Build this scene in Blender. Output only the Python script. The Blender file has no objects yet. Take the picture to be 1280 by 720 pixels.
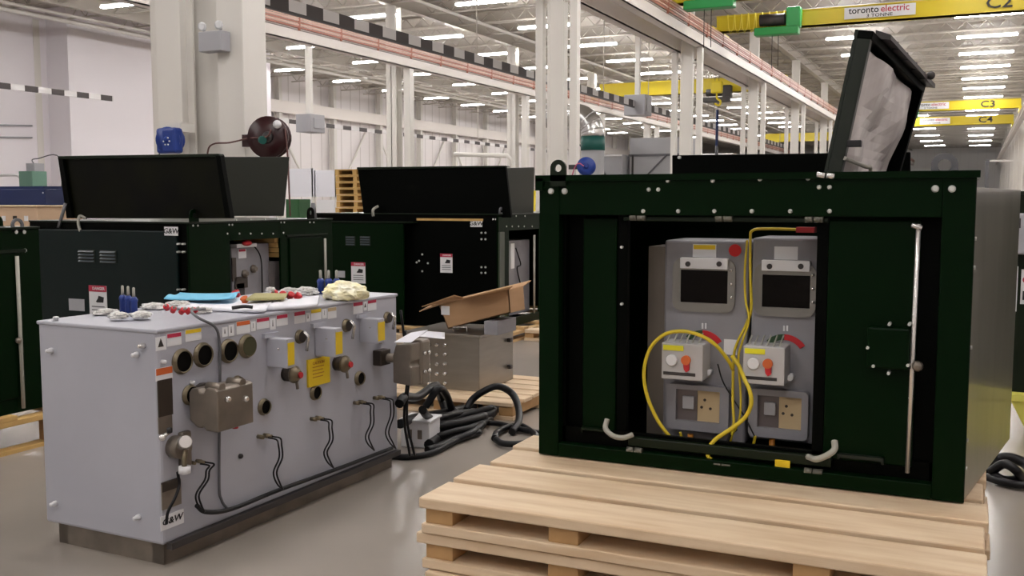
import bpy, math, random
from mathutils import Vector, Matrix
random.seed(7)
C = bpy.context.scene.collection
PI = math.pi
R = math.radians
# ------------------------------------------------------------------ camera
F = 1240.0; YAW = R(25); PITCH = R(5.02); H = 1.6
sy, cy, sp, cp = math.sin(YAW), math.cos(YAW), math.sin(PITCH), math.cos(PITCH)
RT = Vector((cy, sy, 0)); FW = Vector((-sy*cp, cy*cp, -sp)); UP = Vector((-sy*sp, cy*sp, cp))
EYE = Vector((0, 0, H))
cam_d = bpy.data.cameras.new('camera'); cam = bpy.data.objects.new('camera', cam_d); C.objects.link(cam)
cam_d.sensor_width = 36; cam_d.lens = 36*F/1280; cam_d.clip_end = 400; cam_d.clip_start = .05
m = Matrix((RT, UP, -FW)).transposed().to_4x4(); m.translation = EYE; cam.matrix_world = m
bpy.context.scene.camera = cam
def ray(u, v): return FW + RT*((u-640)/F) + UP*((360-v)/F)
def on_x(u, v, X): d = ray(u, v); return EYE + d*(X/d.x)
def on_y(u, v, Y): d = ray(u, v); return EYE + d*(Y/d.y)
def on_z(u, v, Z=0): d = ray(u, v); return EYE + d*((Z-H)/d.z)
# ------------------------------------------------------------------ materials
MATS = {}
def mat(name, col, rough=.5, metal=0, spec=.5, coat=0, emit=None, es=0, noise=None, bump=None, alpha=None, trans=0):
    m = bpy.data.materials.new(name); m.use_nodes = True; nt = m.node_tree; b = nt.nodes['Principled BSDF']
    b.inputs['Base Color'].default_value = (*col, 1); b.inputs['Roughness'].default_value = rough
    b.inputs['Metallic'].default_value = metal; b.inputs['Specular IOR Level'].default_value = spec
    b.inputs['Coat Weight'].default_value = coat; b.inputs['Coat Roughness'].default_value = .08
    if trans: b.inputs['Transmission Weight'].default_value = trans
    if alpha is not None: b.inputs['Alpha'].default_value = alpha
    if emit: b.inputs['Emission Color'].default_value = (*emit, 1); b.inputs['Emission Strength'].default_value = es
    tc = None
    if noise or bump: tc = nt.nodes.new('ShaderNodeTexCoord')
    if noise:                                   # (scale, second colour, stretch)
        sc, c2, st = noise
        mp = nt.nodes.new('ShaderNodeMapping'); mp.inputs['Scale'].default_value = st
        n = nt.nodes.new('ShaderNodeTexNoise'); n.inputs['Scale'].default_value = sc; n.inputs['Detail'].default_value = 5
        r = nt.nodes.new('ShaderNodeValToRGB'); r.color_ramp.elements[0].position = .35; r.color_ramp.elements[1].position = .68
        r.color_ramp.elements[0].color = (*col, 1); r.color_ramp.elements[1].color = (*c2, 1)
        nt.links.new(tc.outputs['Object'], mp.inputs[0]); nt.links.new(mp.outputs[0], n.inputs['Vector'])
        nt.links.new(n.outputs['Fac'], r.inputs[0]); nt.links.new(r.outputs[0], b.inputs['Base Color'])
    if bump:
        sc, st, strg = bump
        mp = nt.nodes.new('ShaderNodeMapping'); mp.inputs['Scale'].default_value = st
        n = nt.nodes.new('ShaderNodeTexNoise'); n.inputs['Scale'].default_value = sc
        bp = nt.nodes.new('ShaderNodeBump'); bp.inputs['Strength'].default_value = strg; bp.inputs['Distance'].default_value = .01
        nt.links.new(tc.outputs['Object'], mp.inputs[0]); nt.links.new(mp.outputs[0], n.inputs['Vector'])
        nt.links.new(n.outputs['Fac'], bp.inputs['Height']); nt.links.new(bp.outputs[0], b.inputs['Normal'])
    MATS[name] = m; return m
green = mat('green_paint', (.0008, .0085, .0014), .32, spec=.07)
greenL = mat('olive_paint', (.006, .012, .005), .3, spec=.2)
greenG = mat('side_reflection_grey', (.1, .098, .075), .28, spec=.5, coat=.3, noise=(2, (.16, .15, .125), (1, 3, .7)))  # pale grey imitates the hall mirrored in the side, as base colour
blackp = mat('black_and_shade_paint', (.0006, .001, .0006), .5, spec=.05)  # black parts; also puts shade into near ends and door gaps
lidm = mat('lid_underside', (.0008, .001, .0005), .4, spec=.1, noise=(2.0, (.006, .0065, .001), (1, 1, 1)))
lidG = mat('lit_lid_green', (.012, .017, .012), .35, spec=.3)  # green lightened in its colour for lids and ledges that catch light
tankm = mat('grey_enamel', (.405, .41, .465), .38, spec=.45, noise=(1.5, (.45, .455, .51), (1, 1, 1)))
gearm = mat('gear_grey', (.27, .265, .29), .45, noise=(5, (.22, .215, .235), (1, 1, 1)))
steel = mat('stainless', (.34, .315, .285), .33, metal=.9, noise=(3, (.3, .28, .25), (1, 1, 6)))
brown = mat('cast_brown_steel', (.25, .215, .18), .42, metal=.6, noise=(6, (.17, .145, .12), (1, 1, 1)))
brass = mat('brass', (.2, .165, .11), .38, metal=.7)
darkb = mat('dark_brown', (.035, .025, .018), .4)
chrome = mat('bright_zinc', (.72, .7, .68), .25, metal=.75)
boltm = mat('bolt_head', (.62, .63, .6), .35, metal=.3)
white = mat('white_plastic', (.72, .72, .74), .5)
lwhite = mat('label_white', (.76, .76, .78), .6)
paper = mat('paper', (.8, .8, .86), .75)
black = mat('black_rubber', (.006, .006, .007), .45)
blackL = mat('black_ink', (.01, .01, .012), .6)
cablem = mat('black_cable', (.004, .004, .0055), .42, spec=.3)
greyc = mat('grey_cable', (.12, .12, .13), .5)
red = mat('red', (.5, .012, .02), .45)
redL = mat('red_ink', (.45, .02, .06), .6)
orange = mat('orange_ink', (.62, .13, .03), .6)
orangeG = mat('orange_gland', (.6, .22, .02), .5)
yellow = mat('yellow_cable', (.62, .47, .02), .42)
yellowL = mat('yellow_label', (.75, .52, .01), .55)
yelP = mat('yellow_tape', (.66, .62, .12), .6)
craney = mat('crane_yellow', (.66, .52, .01), .42, spec=.4)
craneg = mat('hoist_green', (.02, .3, .07), .45)
blue = mat('reel_blue', (.006, .035, .24), .38)
blueC = mat('cap_blue', (.006, .03, .2), .4)
navy = mat('navy_paint', (.008, .02, .09), .45)
darkred = mat('reel_darkred', (.03, .006, .008), .3)
hose = mat('hose_red', (.12, .05, .045), .5)
teal = mat('teal_paint', (.008, .1, .085), .45)
cardb = mat('cardboard', (.42, .25, .13), .8, noise=(4, (.38, .22, .11), (1, 1, 4)))
wood = mat('pine', (.76, .6, .42), .62, noise=(2.2, (.64, .46, .29), (1.2, 9, 9)), bump=(30, (1, 12, 12), .12))
woodY = mat('pine_along', (.66, .45, .22), .62, noise=(2.2, (.55, .35, .16), (9, 1.2, 9)))
woodD = mat('dark_pine', (.5, .3, .13), .7, noise=(5, (.36, .2, .08), (1, 1, 1)))
woodO = mat('ochre_pine', (.62, .4, .14), .7, noise=(4, (.5, .3, .1), (1, 1, 1)))
colm = mat('column_paint', (.76, .735, .69), .5, noise=(1.2, (.73, .7, .66), (1, 1, .3)))
beamm = mat('beam_paint', (.74, .69, .65), .5)
redrail = mat('conductor_red', (.42, .16, .11), .5)
pinkrail = mat('conductor_pink', (.66, .42, .35), .5)
joistm = mat('joist_paint', (.5, .465, .415), .6)
darkst = mat('dark_steel', (.035, .03, .03), .5)
stripeW = mat('stripe_white', (.68, .66, .66), .6)
stripeB = mat('stripe_black', (.05, .04, .04), .6)
greybox = mat('box_grey', (.4, .4, .43), .5)
machine = mat('machine_grey', (.42, .42, .44), .55, noise=(1, (.38, .38, .4), (1, 1, 1)))
ductm = mat('duct_metal', (.7, .7, .7), .22, metal=.9)
tan = mat('tan_board', (.6, .42, .28), .7)
gcab = mat('cabinet_green', (.03, .11, .04), .5)
mint = mat('machine_green', (.13, .26, .2), .5)
glassd = mat('dark_glass', (.003, .0015, .001), .2, spec=.12)
beige = mat('beige_plastic', (.5, .38, .22), .55)
bluepap = mat('blue_paper', (.16, .5, .72), .7)
bag = mat('yellow_bag', (.92, .83, .4), .45, noise=(8, (.95, .93, .8), (1, 1, 1)))
clear = mat('clear_plastic', (.75, .75, .74), .2, spec=.7, noise=(30, (.45, .43, .4), (1, 1, 1)))
khaki = mat('khaki_booklet', (.36, .33, .14), .7)
film = mat('plastic_film', (.72, .68, .66), .25, spec=.6, noise=(3, (.55, .5, .49), (1, 3, 1)), bump=(6, (1, 2, 1), .5))
webb = mat('grey_webbing', (.38, .37, .32), .7)
lampm = mat('lamp_tube', (.9, .9, .9), .5, emit=(1, .97, .95), es=82)
lampf = mat('distant_lamp_tube', (.9, .9, .9), .5, emit=(1, .97, .95), es=85)
welld = mat('well_dark', (.0015, .0013, .001), .6, spec=.08)
lampb = mat('lamp_body', (.8, .8, .8), .5)
lens = mat('lamp_lens', (.75, .76, .78), .15, spec=.7)
wallp = mat('white_block_paint', (.84, .8, .84), .6)

def wallmat(name, col, c2, w, axis):
    """painted metal wall panels: ribs at a fixed pitch along one axis, as bump and slightly tinted seams"""
    m = mat(name, col, .55); nt = m.node_tree; b = nt.nodes['Principled BSDF']
    tc = nt.nodes.new('ShaderNodeTexCoord'); s = nt.nodes.new('ShaderNodeSeparateXYZ')
    nt.links.new(tc.outputs['Object'], s.inputs[0])
    d = nt.nodes.new('ShaderNodeMath'); d.operation = 'DIVIDE'; d.inputs[1].default_value = w
    f = nt.nodes.new('ShaderNodeMath'); f.operation = 'FRACT'
    g = nt.nodes.new('ShaderNodeMath'); g.operation = 'GREATER_THAN'; g.inputs[1].default_value = .9
    nt.links.new(s.outputs[axis], d.inputs[0]); nt.links.new(d.outputs[0], f.inputs[0]); nt.links.new(f.outputs[0], g.inputs[0])
    mx = nt.nodes.new('ShaderNodeMix'); mx.data_type = 'RGBA'
    mx.inputs['A'].default_value = (*col, 1); mx.inputs['B'].default_value = (*c2, 1)
    nt.links.new(g.outputs[0], mx.inputs['Factor']); nt.links.new(mx.outputs['Result'], b.inputs['Base Color'])
    return m
wall_ribs_y = wallmat('ribbed_wall_y', (.8, .76, .76), (.62, .58, .57), 1.1, 'Y')
wall_ribs_x = wallmat('ribbed_wall_x', (.9, .88, .86), (.86, .84, .82), 1.1, 'X')
deckm = wallmat('roof_deck', (.44, .405, .355), (.35, .32, .28), .3, 'Y')

fl = mat('concrete_floor', (.33, .29, .255), .3, spec=.5, noise=(.7, (.285, .252, .222), (1, 1, 1)))
nt = fl.node_tree; b = nt.nodes['Principled BSDF']; tc = nt.nodes.new('ShaderNodeTexCoord')
n = nt.nodes.new('ShaderNodeTexNoise'); n.inputs['Scale'].default_value = .8; n.inputs['Detail'].default_value = 2
mr = nt.nodes.new('ShaderNodeMapRange'); mr.inputs['To Min'].default_value = .2; mr.inputs['To Max'].default_value = .34
nt.links.new(tc.outputs['Object'], n.inputs['Vector']); nt.links.new(n.outputs['Fac'], mr.inputs['Value']); b.inputs['Roughness'].default_value = .27

# ------------------------------------------------------------------ mesh builder
class MB:
    def __init__(s): s.v = []; s.f = []; s.mi = []; s.sm = []
    def add(s, vs, fs, m=0, smooth=False):
        o = len(s.v); s.v += [Vector(p) for p in vs]
        for f in fs: s.f.append([i+o for i in f]); s.mi.append(m); s.sm.append(smooth)
        return s
    def box(s, x0, x1, y0, y1, z0, z1, m=0):
        return s.hexa([(x0,y0,z0),(x1,y0,z0),(x1,y1,z0),(x0,y1,z0),(x0,y0,z1),(x1,y0,z1),(x1,y1,z1),(x0,y1,z1)], m)
    def hexa(s, p, m=0):
        return s.add(p, [(0,3,2,1),(4,5,6,7),(0,1,5,4),(1,2,6,5),(2,3,7,6),(3,0,4,7)], m)
    def poly(s, pts, off, m=0):                     # planar outline extruded by the vector off
        n = len(pts); off = Vector(off); a = [Vector(p) for p in pts]
        return s.add(a+[p+off for p in a], [list(range(n))[::-1], list(range(n, 2*n))]+[(i, (i+1) % n, n+(i+1) % n, n+i) for i in range(n)], m)
    def tube(s, pts, r, n=8, m=0, cap=True, rs=None):
        pts = [Vector(p) for p in pts]; k = len(pts); o = len(s.v); t0 = (pts[1]-pts[0]).normalized()
        a = t0.orthogonal().normalized()
        for i, p in enumerate(pts):
            t = (pts[min(i+1, k-1)]-pts[max(i-1, 0)]).normalized()
            a = (a-t*a.dot(t)).normalized(); b = t.cross(a); rr = rs[i] if rs else r
            for j in range(n):
                w = 2*PI*j/n; s.v.append(p+(a*math.cos(w)+b*math.sin(w))*rr)
        for i in range(k-1):
            for j in range(n):
                s.f.append([o+i*n+j, o+i*n+(j+1) % n, o+(i+1)*n+(j+1) % n, o+(i+1)*n+j]); s.mi.append(m); s.sm.append(True)
        if cap:
            s.f.append([o+j for j in range(n)][::-1]); s.mi.append(m); s.sm.append(False)
            s.f.append([o+(k-1)*n+j for j in range(n)]); s.mi.append(m); s.sm.append(False)
        return s
    def cyl(s, p0, p1, r0, r1=None, n=16, m=0): return s.tube([p0, p1], r0, n, m, rs=[r0, r0 if r1 is None else r1])
    def lathe(s, prof, org, ax, n=20, m=0):          # prof: (distance along axis, radius)
        org = Vector(org); ax = Vector(ax).normalized(); a = ax.orthogonal().normalized(); b = ax.cross(a); o = len(s.v); k = len(prof)
        for d, r in prof:
            for j in range(n):
                w = 2*PI*j/n; s.v.append(org+ax*d+(a*math.cos(w)+b*math.sin(w))*max(r, 1e-5))
        for i in range(k-1):
            for j in range(n):
                s.f.append([o+i*n+j, o+i*n+(j+1) % n, o+(i+1)*n+(j+1) % n, o+(i+1)*n+j]); s.mi.append(m); s.sm.append(True)
        s.f.append([o+j for j in range(n)][::-1]); s.mi.append(m); s.sm.append(False)
        s.f.append([o+(k-1)*n+j for j in range(n)]); s.mi.append(m); s.sm.append(False)
        return s
    def ball(s, c, r, m=0, n=12, sq=(1, 1, 1)):
        c = Vector(c); prof = [(-r*math.cos(PI*i/6), r*math.sin(PI*i/6)) for i in range(7)]; o = len(s.v)
        s.lathe(prof, (0, 0, 0), (0, 0, 1), n, m)
        for i in range(o, len(s.v)): p = s.v[i]; s.v[i] = c+Vector((p.x*sq[0], p.y*sq[1], p.z*sq[2]))
        return s
    def build(s, name, ms, parent=None, bevel=0, loc=None, rot=None):
        me = bpy.data.meshes.new(name); me.from_pydata([tuple(p) for p in s.v], [], s.f)
        for mm in (ms if isinstance(ms, (list, tuple)) else [ms]): me.materials.append(mm)
        me.polygons.foreach_set('material_index', s.mi); me.polygons.foreach_set('use_smooth', s.sm); me.update()
        import bmesh
        bm = bmesh.new(); bm.from_mesh(me); bmesh.ops.recalc_face_normals(bm, faces=bm.faces); bm.to_mesh(me); bm.free()
        o = bpy.data.objects.new(name, me); C.objects.link(o)
        if parent: o.parent = parent
        if loc: o.location = loc
        if rot: o.rotation_euler = rot
        if bevel:
            b = o.modifiers.new('bevel', 'BEVEL'); b.width = bevel; b.segments = 2; b.limit_method = 'ANGLE'; b.harden_normals = False
        return o
def B(x0, x1, y0, y1, z0, z1): return MB().box(x0, x1, y0, y1, z0, z1)
def smooth(pts, k=6):
    p = [Vector(q) for q in pts]; out = []
    p = [p[0]*2-p[1]]+p+[p[-1]*2-p[-2]]
    for i in range(1, len(p)-2):
        for j in range(k):
            t = j/k
            out.append(.5*((2*p[i])+(p[i+1]-p[i-1])*t+(2*p[i-1]-5*p[i]+4*p[i+1]-p[i+2])*t*t+(3*p[i]-p[i-1]-3*p[i+1]+p[i+2])*t**3))
    out.append(p[-2]); return out
def wire(pts, r, n=8, k=6): return MB().tube(smooth(pts, k), r, n)
def tag(o, label, cat, group=None, kind=None):
    o['label'] = label
    if cat: o['category'] = cat
    if group: o['group'] = group
    if kind: o['kind'] = kind
    return o
def thing(name, label, cat, loc=(0, 0, 0), rz=0, group=None):
    o = bpy.data.objects.new(name, None); C.objects.link(o); o.location = loc; o.rotation_euler = (0, 0, rz)
    o.empty_display_size = .1
    return tag(o, label, cat, group)
def struct(o, label=None, cat=None, group=None):
    o['kind'] = 'structure'
    if label: o['label'] = label
    if cat: o['category'] = cat
    if group: o['group'] = group
    return o
def kids(o): return [c for c in C.objects if c.parent == o]
def copy_tree(o, loc=None, label=None, parent=None, group=None, rz=None):
    c = o.copy(); C.objects.link(c); c.parent = parent
    if loc is not None: c.location = loc
    if rz is not None: c.rotation_euler.z = rz
    if label: c['label'] = label
    if group: c['group'] = group
    for k in [k for k in C.objects if k.parent == o]: copy_tree(k, parent=c)
    return c
def text(s, size, loc, rot, m, parent, name='lettering', align='CENTER', ext=.0008, sx=1, shear=0):
    cu = bpy.data.curves.new('t', 'FONT'); cu.body = s; cu.size = size; cu.extrude = ext; cu.align_x = align; cu.align_y = 'CENTER'; cu.shear = shear
    cu.offset = size*.012; cu.resolution_u = 2
    o = bpy.data.objects.new('t', cu); C.objects.link(o)
    me = bpy.data.meshes.new_from_object(o.evaluated_get(bpy.context.evaluated_depsgraph_get()))
    bpy.data.objects.remove(o); me.materials.clear(); me.materials.append(m)
    q = bpy.data.objects.new(name, me); C.objects.link(q); q.parent = parent; q.location = loc; q.rotation_euler = rot; q.scale = (sx, 1, 1)
    return q
FY = (PI/2, 0, 0)          # text facing -Y
FX = (PI/2, 0, PI/2)       # text facing +X
# ------------------------------------------------------------------ the hall
XL, XR, Y0, Y1, ZC = -38.0, 3.3, -14.0, 152.0, 9.3
struct(B(XL-.5, XR+.5, Y0-.5, Y1+.5, -.2, 0).build('floor', fl), 'grey polished concrete factory floor')
struct(B(XL-.5, XR+.5, Y0-.5, Y1+.5, ZC, ZC+.2).build('ceiling', deckm), 'beige steel roof deck')
struct(B(XL-.4, XL, Y0, Y1, 0, ZC).build('wall_left', wall_ribs_y), 'ribbed white metal wall on the far left side')
struct(B(XR, XR+.4, Y0, Y1, 0, ZC).build('wall_right', wall_ribs_y), 'ribbed white metal wall behind the right columns')
struct(B(XL, XR, Y1, Y1+.4, 0, ZC).build('wall_end', wall_ribs_x), 'white wall at the far end of the hall')
struct(B(XL, XR, Y0-.4, Y0, 0, ZC).build('wall_back', wall_ribs_x), 'white wall behind the camera')
# projecting white room at the left side and its recessed neighbour
a85 = on_x(86, 100, -33).y
struct(B(XL, -33, a85, 41.5, 0, ZC).build('wall_room', wallp), 'smooth bright white wall of the projecting room')
struct(B(XL, -34.2, Y0, a85, 0, ZC).build('wall_side', wallp), 'white side wall beside the projecting room')
# roof joists: open-web, across the building
def joist():
    mb = MB(); x0, x1 = XL, XR; z1, z0 = ZC-.02, ZC-.52
    mb.box(x0, x1, -.05, .05, z1-.06, z1); mb.box(x0, x1, -.04, .04, z0, z0+.06)
    n = 52; st = (x1-x0)/n
    for i in range(n):
        a, b = x0+i*st, x0+(i+1)*st; m_ = (a+b)/2
        for p, q in (((a, 0, z1-.05), (m_, 0, z0+.05)), ((m_, 0, z0+.05), (b, 0, z1-.05))): mb.tube([p, q], .018, 4, cap=False)
    return mb
j0 = struct(joist().build('roof_joist', joistm), 'open-web steel joist under the roof deck', 'joist', 'roof joists across the hall')
j0.location.y = -10
y = -10
while y < 148:
    y += 2.6; c = j0.copy(); C.objects.link(c); c.location.y = y
for i, x in enumerate((-8.55, -19.6, -30.5)):
    mb = B(x-.13, x+.13, Y0, Y1, ZC-.62, ZC-.58).box(x-.02, x+.02, Y0, Y1, ZC-.58, ZC-.1).box(x-.13, x+.13, Y0, Y1, ZC-.12, ZC-.08)
    struct(mb.build('roof_girder', joistm), ('painted roof girder above the nearest column row', 'painted roof girder above the middle column row', 'painted roof girder nearest the left wall')[i], 'girder')
# columns
def wsec(mb, x, y, wx, wy, z0, z1, t=.03, m=0):      # H-section: flanges face +-X
    mb.box(x-wx/2, x-wx/2+t, y-wy/2, y+wy/2, z0, z1, m); mb.box(x+wx/2-t, x+wx/2, y-wy/2, y+wy/2, z0, z1, m)
    mb.box(x-wx/2, x+wx/2, y-t/2, y+t/2, z0, z1, m); return mb
def wsecy(mb, x, y, wx, wy, z0, z1, t=.03, m=0):     # H-section: flanges face +-Y
    mb.box(x-wx/2, x+wx/2, y-wy/2, y-wy/2+t, z0, z1, m); mb.box(x-wx/2, x+wx/2, y+wy/2-t, y+wy/2, z0, z1, m)
    mb.box(x-t/2, x+t/2, y-wy/2, y+wy/2, z0, z1, m); return mb
def colgroup(x, y, label, zs=6.45, s=1.0):
    t = bpy.data.objects.new('column_cluster', None); C.objects.link(t); t.location = (x, y, 0); struct(t, label, 'column')
    if s > .8:                      # the nearest cluster: two flat posts joined by a recessed web
        q = [on_y(u_, 100, y).x-x for u_ in (197, 212, 215, 243, 288, 320)]
        B(q[0], q[1], -.1, .1, 0, 6.3).build('stub_column', colm, t, .01); B(q[1]+.005, q[3], -.22, .2, 0, ZC-.63).build('main_column', colm, t, .01)
        B(q[3], q[4], .0, .04, 0, ZC-.63).box(q[3], q[3]+.1, -.12, -.09, 0, ZC-.63).box(q[4]-.1, q[4], -.12, -.09, 0, ZC-.63).build('web', colm, t); B(q[4], q[5], -.22, .2, 0, 6.44).build('stub_column', colm, t, .01)
        MB().tube([(q[1]+.02, -.24, 4.2), (q[1]-.1, -.24, 4.2)], .012, 6).build('conduit', greyc, t)
        return t
    B(-.25*s, .25*s, -.2*s, .2*s, 0, ZC-.63).box(-.29*s, -.2*s, -.23*s, -.2*s, 0, ZC-.63).box(.2*s, .29*s, -.23*s, -.2*s, 0, ZC-.63).build('main_column', colm, t)
    B(-.75*s, -.49*s, -.15*s, .15*s, 0, 6.33).build('stub_column', colm, t, .01)
    B(.45*s, .71*s, -.15*s, .15*s, 0, zs-.01).build('stub_column', colm, t, .01)
    mb = MB()
    for z in (1.5, zs-.5): mb.box(-.5*s, -.23*s, -.03, .03, z, z+.08).box(.23*s, .46*s, -.03, .03, z, z+.08)
    mb.build('tie_plate', colm, t)
    return t
names1 = ['big white steel column cluster carrying the two hose reels', 'triple white steel column rising behind the large green enclosure', 'third white column cluster along the crane rail, left of the blue pole',
          'fourth white column cluster along the crane rail', 'fifth white column cluster along the crane rail', 'sixth white column cluster along the crane rail', 'seventh white column cluster along the crane rail',
          'eighth white column cluster along the crane rail', 'ninth white column cluster along the crane rail', 'tenth white column cluster along the crane rail']
colY = [9.5, 20.65, 31.5, 41.9]+[52.3+10.4*k for k in range(6)]
for k, yy in enumerate(colY): colgroup(-8.5, yy, names1[k], 6.45, .92 if k == 0 else .68)
for k, nm in enumerate(['white column pair under the middle crane rail, nearest', 'white column pair under the middle crane rail, second', 'white column pair under the middle crane rail, third', 'white column pair under the middle crane rail, fourth', 'white column pair under the middle crane rail, fifth', 'white column pair under the middle crane rail, sixth']):
    t = bpy.data.objects.new('column_pair', None); C.objects.link(t); t.location = (-19.6, colY[k]+.25+(0 if k else 0), 0); struct(t, nm, 'column')
    wsecy(MB(), 0, 0, .42, .42, 0, ZC-.63).build('main_column', colm, t); B(.5, .76, -.15, .15, 0, 6.41).build('stub_column', colm, t)
    B(.2, .5, -.03, .03, 5.6, 5.68).build('tie_plate', colm, t)
for k in range(15):
    o = wsec(MB(), 0, 0, .5, .35, 0, ZC-.05).build('side_column', colm, loc=(2.85, 20+8.6*k, 0))
    struct(o, 'white column against the right-hand wall, in the receding row', 'column', 'columns along the right-hand wall')
for k in range(17):
    o = wsec(MB(), 0, 0, .4, .3, 0, ZC-.05).build('side_column', colm, loc=(XL+.35, 42.5+5.5*k, 0))
    struct(o, 'white column standing against the far left wall', 'column', 'columns along the far left wall')
    if k < 9:
        b_ = MB().tube([(XL+.25, 42.5+5.5*k, 6.2 if k % 2 else 1.2), (XL+.25, 46.4+5.5*k, 1.2 if k % 2 else 6.2)], .08, 4).build('wall_brace', colm)
        struct(b_, 'diagonal white brace on the far left wall', 'brace', 'diagonal braces on the far left wall')
struct(B(XL+.2, XL+.7, 41.5, 140, on_x(530, 163, XL+.7).z, on_x(530, 151, XL+.7).z).build('trim_1', beamm), 'white girt beam along the far left wall')
struct(B(XL, XL+.15, 41.5, 140, 2.9, 3.05).build('trim_2', beamm), 'lower rail along the far left wall')
# crane runways
def runway(x, label, z0, z1, rail, y0=16, y1=148, side=1):
    t = thing('crane_runway', label, 'crane rail', (x, y0, z0))
    L = y1-y0; h = z1-z0
    MB().box(-.14, .14, 0, L, 0, .03).box(-.015, .015, 0, L, .03, h-.03).box(-.14, .14, 0, L, h-.03, h).box(.11, .14, 0, L, .0, h*.85).build('beam', beamm, t)
    if rail:
        mb = MB()
        for i in range(5): mb.box(.16, .19, 0, L, h+.01+i*.072, h+.06+i*.072, 1 if i in (1, 3, 4) else 0)
        mb.build('conductor_bars', [redrail, pinkrail], t)
        h0 = B(.14, .2, 0, .05, h-.06, h+.37).build('bar_hanger', redrail, t); k = 2.2
        while k < min(L, 110): c_ = h0.copy(); C.objects.link(c_); c_.location.y = k; k += 2.2
        B(-.04, .04, 0, L, h, h+.08).build('rail', darkst, t)
    return t
runway(-8.1, 'white crane runway beam with red conductor bars above the green enclosures', 6.45, 6.83, True, 14)
runway(-8.93, 'plain white runway beam on the left side of the nearest column row', 6.34, 6.84, False, 9.75)
runway(-18.95, 'white crane runway beam with red conductor bars crossing the upper left', 6.42, 6.8, True, 14)
runway(2.25, 'white crane runway beam along the right-hand columns', 6.45, 6.85, False, 14)
# striped black and white festoon guards
def stripes(x, y0, y1, z, h, per, label, up=False):
    t = thing('striped_bar', label, 'bar', (x, y0, z))
    mb = MB(); k = 0; y = 0.
    while y < y1-y0:
        mb.box(-.03, .03, y, min(y+per, y1-y0), 0, h, k % 2); y += per; k += 1
    mb.build('bar', [stripeB, stripeW], t)
    if up:
        B(-.05, .05, 0, y1-y0, -.05, 0).build('lower_edge', darkst, t)
    y = 1.
    while y < y1-y0:
        MB().cyl((0, y, h), (0, y, ZC-.5-z), .02, n=6).build('hanger', joistm, t); y += 11.
    return t
ph = on_x(797, 123, -13.5)
stripes(-13.5, 14.5, ph.y-.55, 5.64, .26, .62, 'long black and white striped bar crossing the upper left of the hall', True)
stripes(-13.5, ph.y+.55, 78, 5.64, .26, .62, 'black and white striped bar running on past the grey box', True)
stripes(-30, 20, 28.3, 5.38, .2, .55, 'short striped bar in front of the white side wall')
stripes(-30, 36, 75, 5.3, .2, .75, 'striped bar along the far left bay', False)
# hanging posts with grey boxes
for u, ytop, v0, bw, X, lab in ((797, 0, 123, (-.45, .5, -.75, .12), -13.5, 'grey electrical box hung on a white post beside the striped bar'),
                               (387, 0, 142, (-.3, .4, -.75, -.05), -24, 'pale grey box hung on a white post, upper left')):
    p = on_x(u, v0, X); t = thing('hanging_box', lab, 'electrical box', (p.x, p.y, p.z))
    B(-.1, .1, -.1, .1, 0, ZC-p.z-.5).build('post', colm, t)
    B(bw[0], bw[1], -.5, .45, bw[2], bw[3]).build('cabinet', greybox, t, .02)
    B(bw[1]-.005, bw[1]+.03, -.3, .25, bw[2]+.15, bw[3]-.15).build('door', greybox, t, .01)
# strip lights
def lamp():
    t = thing('strip_light', '', 'light', (0, 0, 8.35))
    B(-1.15, 1.15, -.07, .07, .05, .12).build('housing', lampb, t)
    B(-1.13, 1.13, -.085, .085, 0, .05).build('tube', lampm, t)
    MB().cyl((-.8, 0, .12), (-.8, 0, .6), .008, n=4).cyl((.8, 0, .12), (.8, 0, .6), .008, n=4).build('hanger', joistm, t)
    return t
L0 = lamp(); first = True
def far_lamp():
    t = thing('strip_light', '', 'light', (0, 0, 8.35)); B(-1.15, 1.15, -.1, .1, .0, .1).build('housing', lampb, t); B(-1.13, 1.13, -.09, .09, -.05, 0).build('tube', lampf, t); B(-.02, .02, -.02, .02, .1, ZC-.5-8.35).build('hanger', joistm, t); return t
Lf = far_lamp()
rows = ((.15, 40.9, 'long white strip light in the right-hand row above the yellow cranes', 'strip lights of the right-hand row'),
        (-4.85, 39.0, 'long white strip light in the row left of the raised hood', 'strip lights of the second row from the right'),
        (-15.5, 31.1, 'long white strip light over the bay beyond the near columns', 'strip lights beyond the near columns'),
        (-20.6, 31.7, 'long white strip light in the row above the middle crane rail', 'strip lights above the middle rail'),
        (-27, 31.4, 'long white strip light in the far left bay, inner row', 'strip lights of the far left inner row'),
        (-32.4, 42.6, 'long white strip light nearest the far left wall', 'strip lights nearest the left wall'))
for X, ys, lab, grp in rows:
    st = 5.2; y = ys
    while y-st > -11: y -= st
    while y < 140:
        if y > 108 and X < -10: break
        if y > 96 and int(round((y-ys)/st)) % 2: y += st; continue
        if y < 24 and X < -22 and not (X == -27 and y > 20): y += st; continue
        if X == -32.4 and y < 42: y += st; continue
        if first: o = L0; o.location = (X, y, 8.35); o['label'] = lab; o['group'] = grp; first = False
        elif y > 72 and Lf: o = copy_tree(Lf, (X, y, 8.35), lab, group=grp)
        else: o = copy_tree(L0, (X, y, 8.35), lab, group=grp)
        y += st
for o in [c for c in C.objects if c.parent == Lf]+[Lf]: bpy.data.objects.remove(o)
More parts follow.
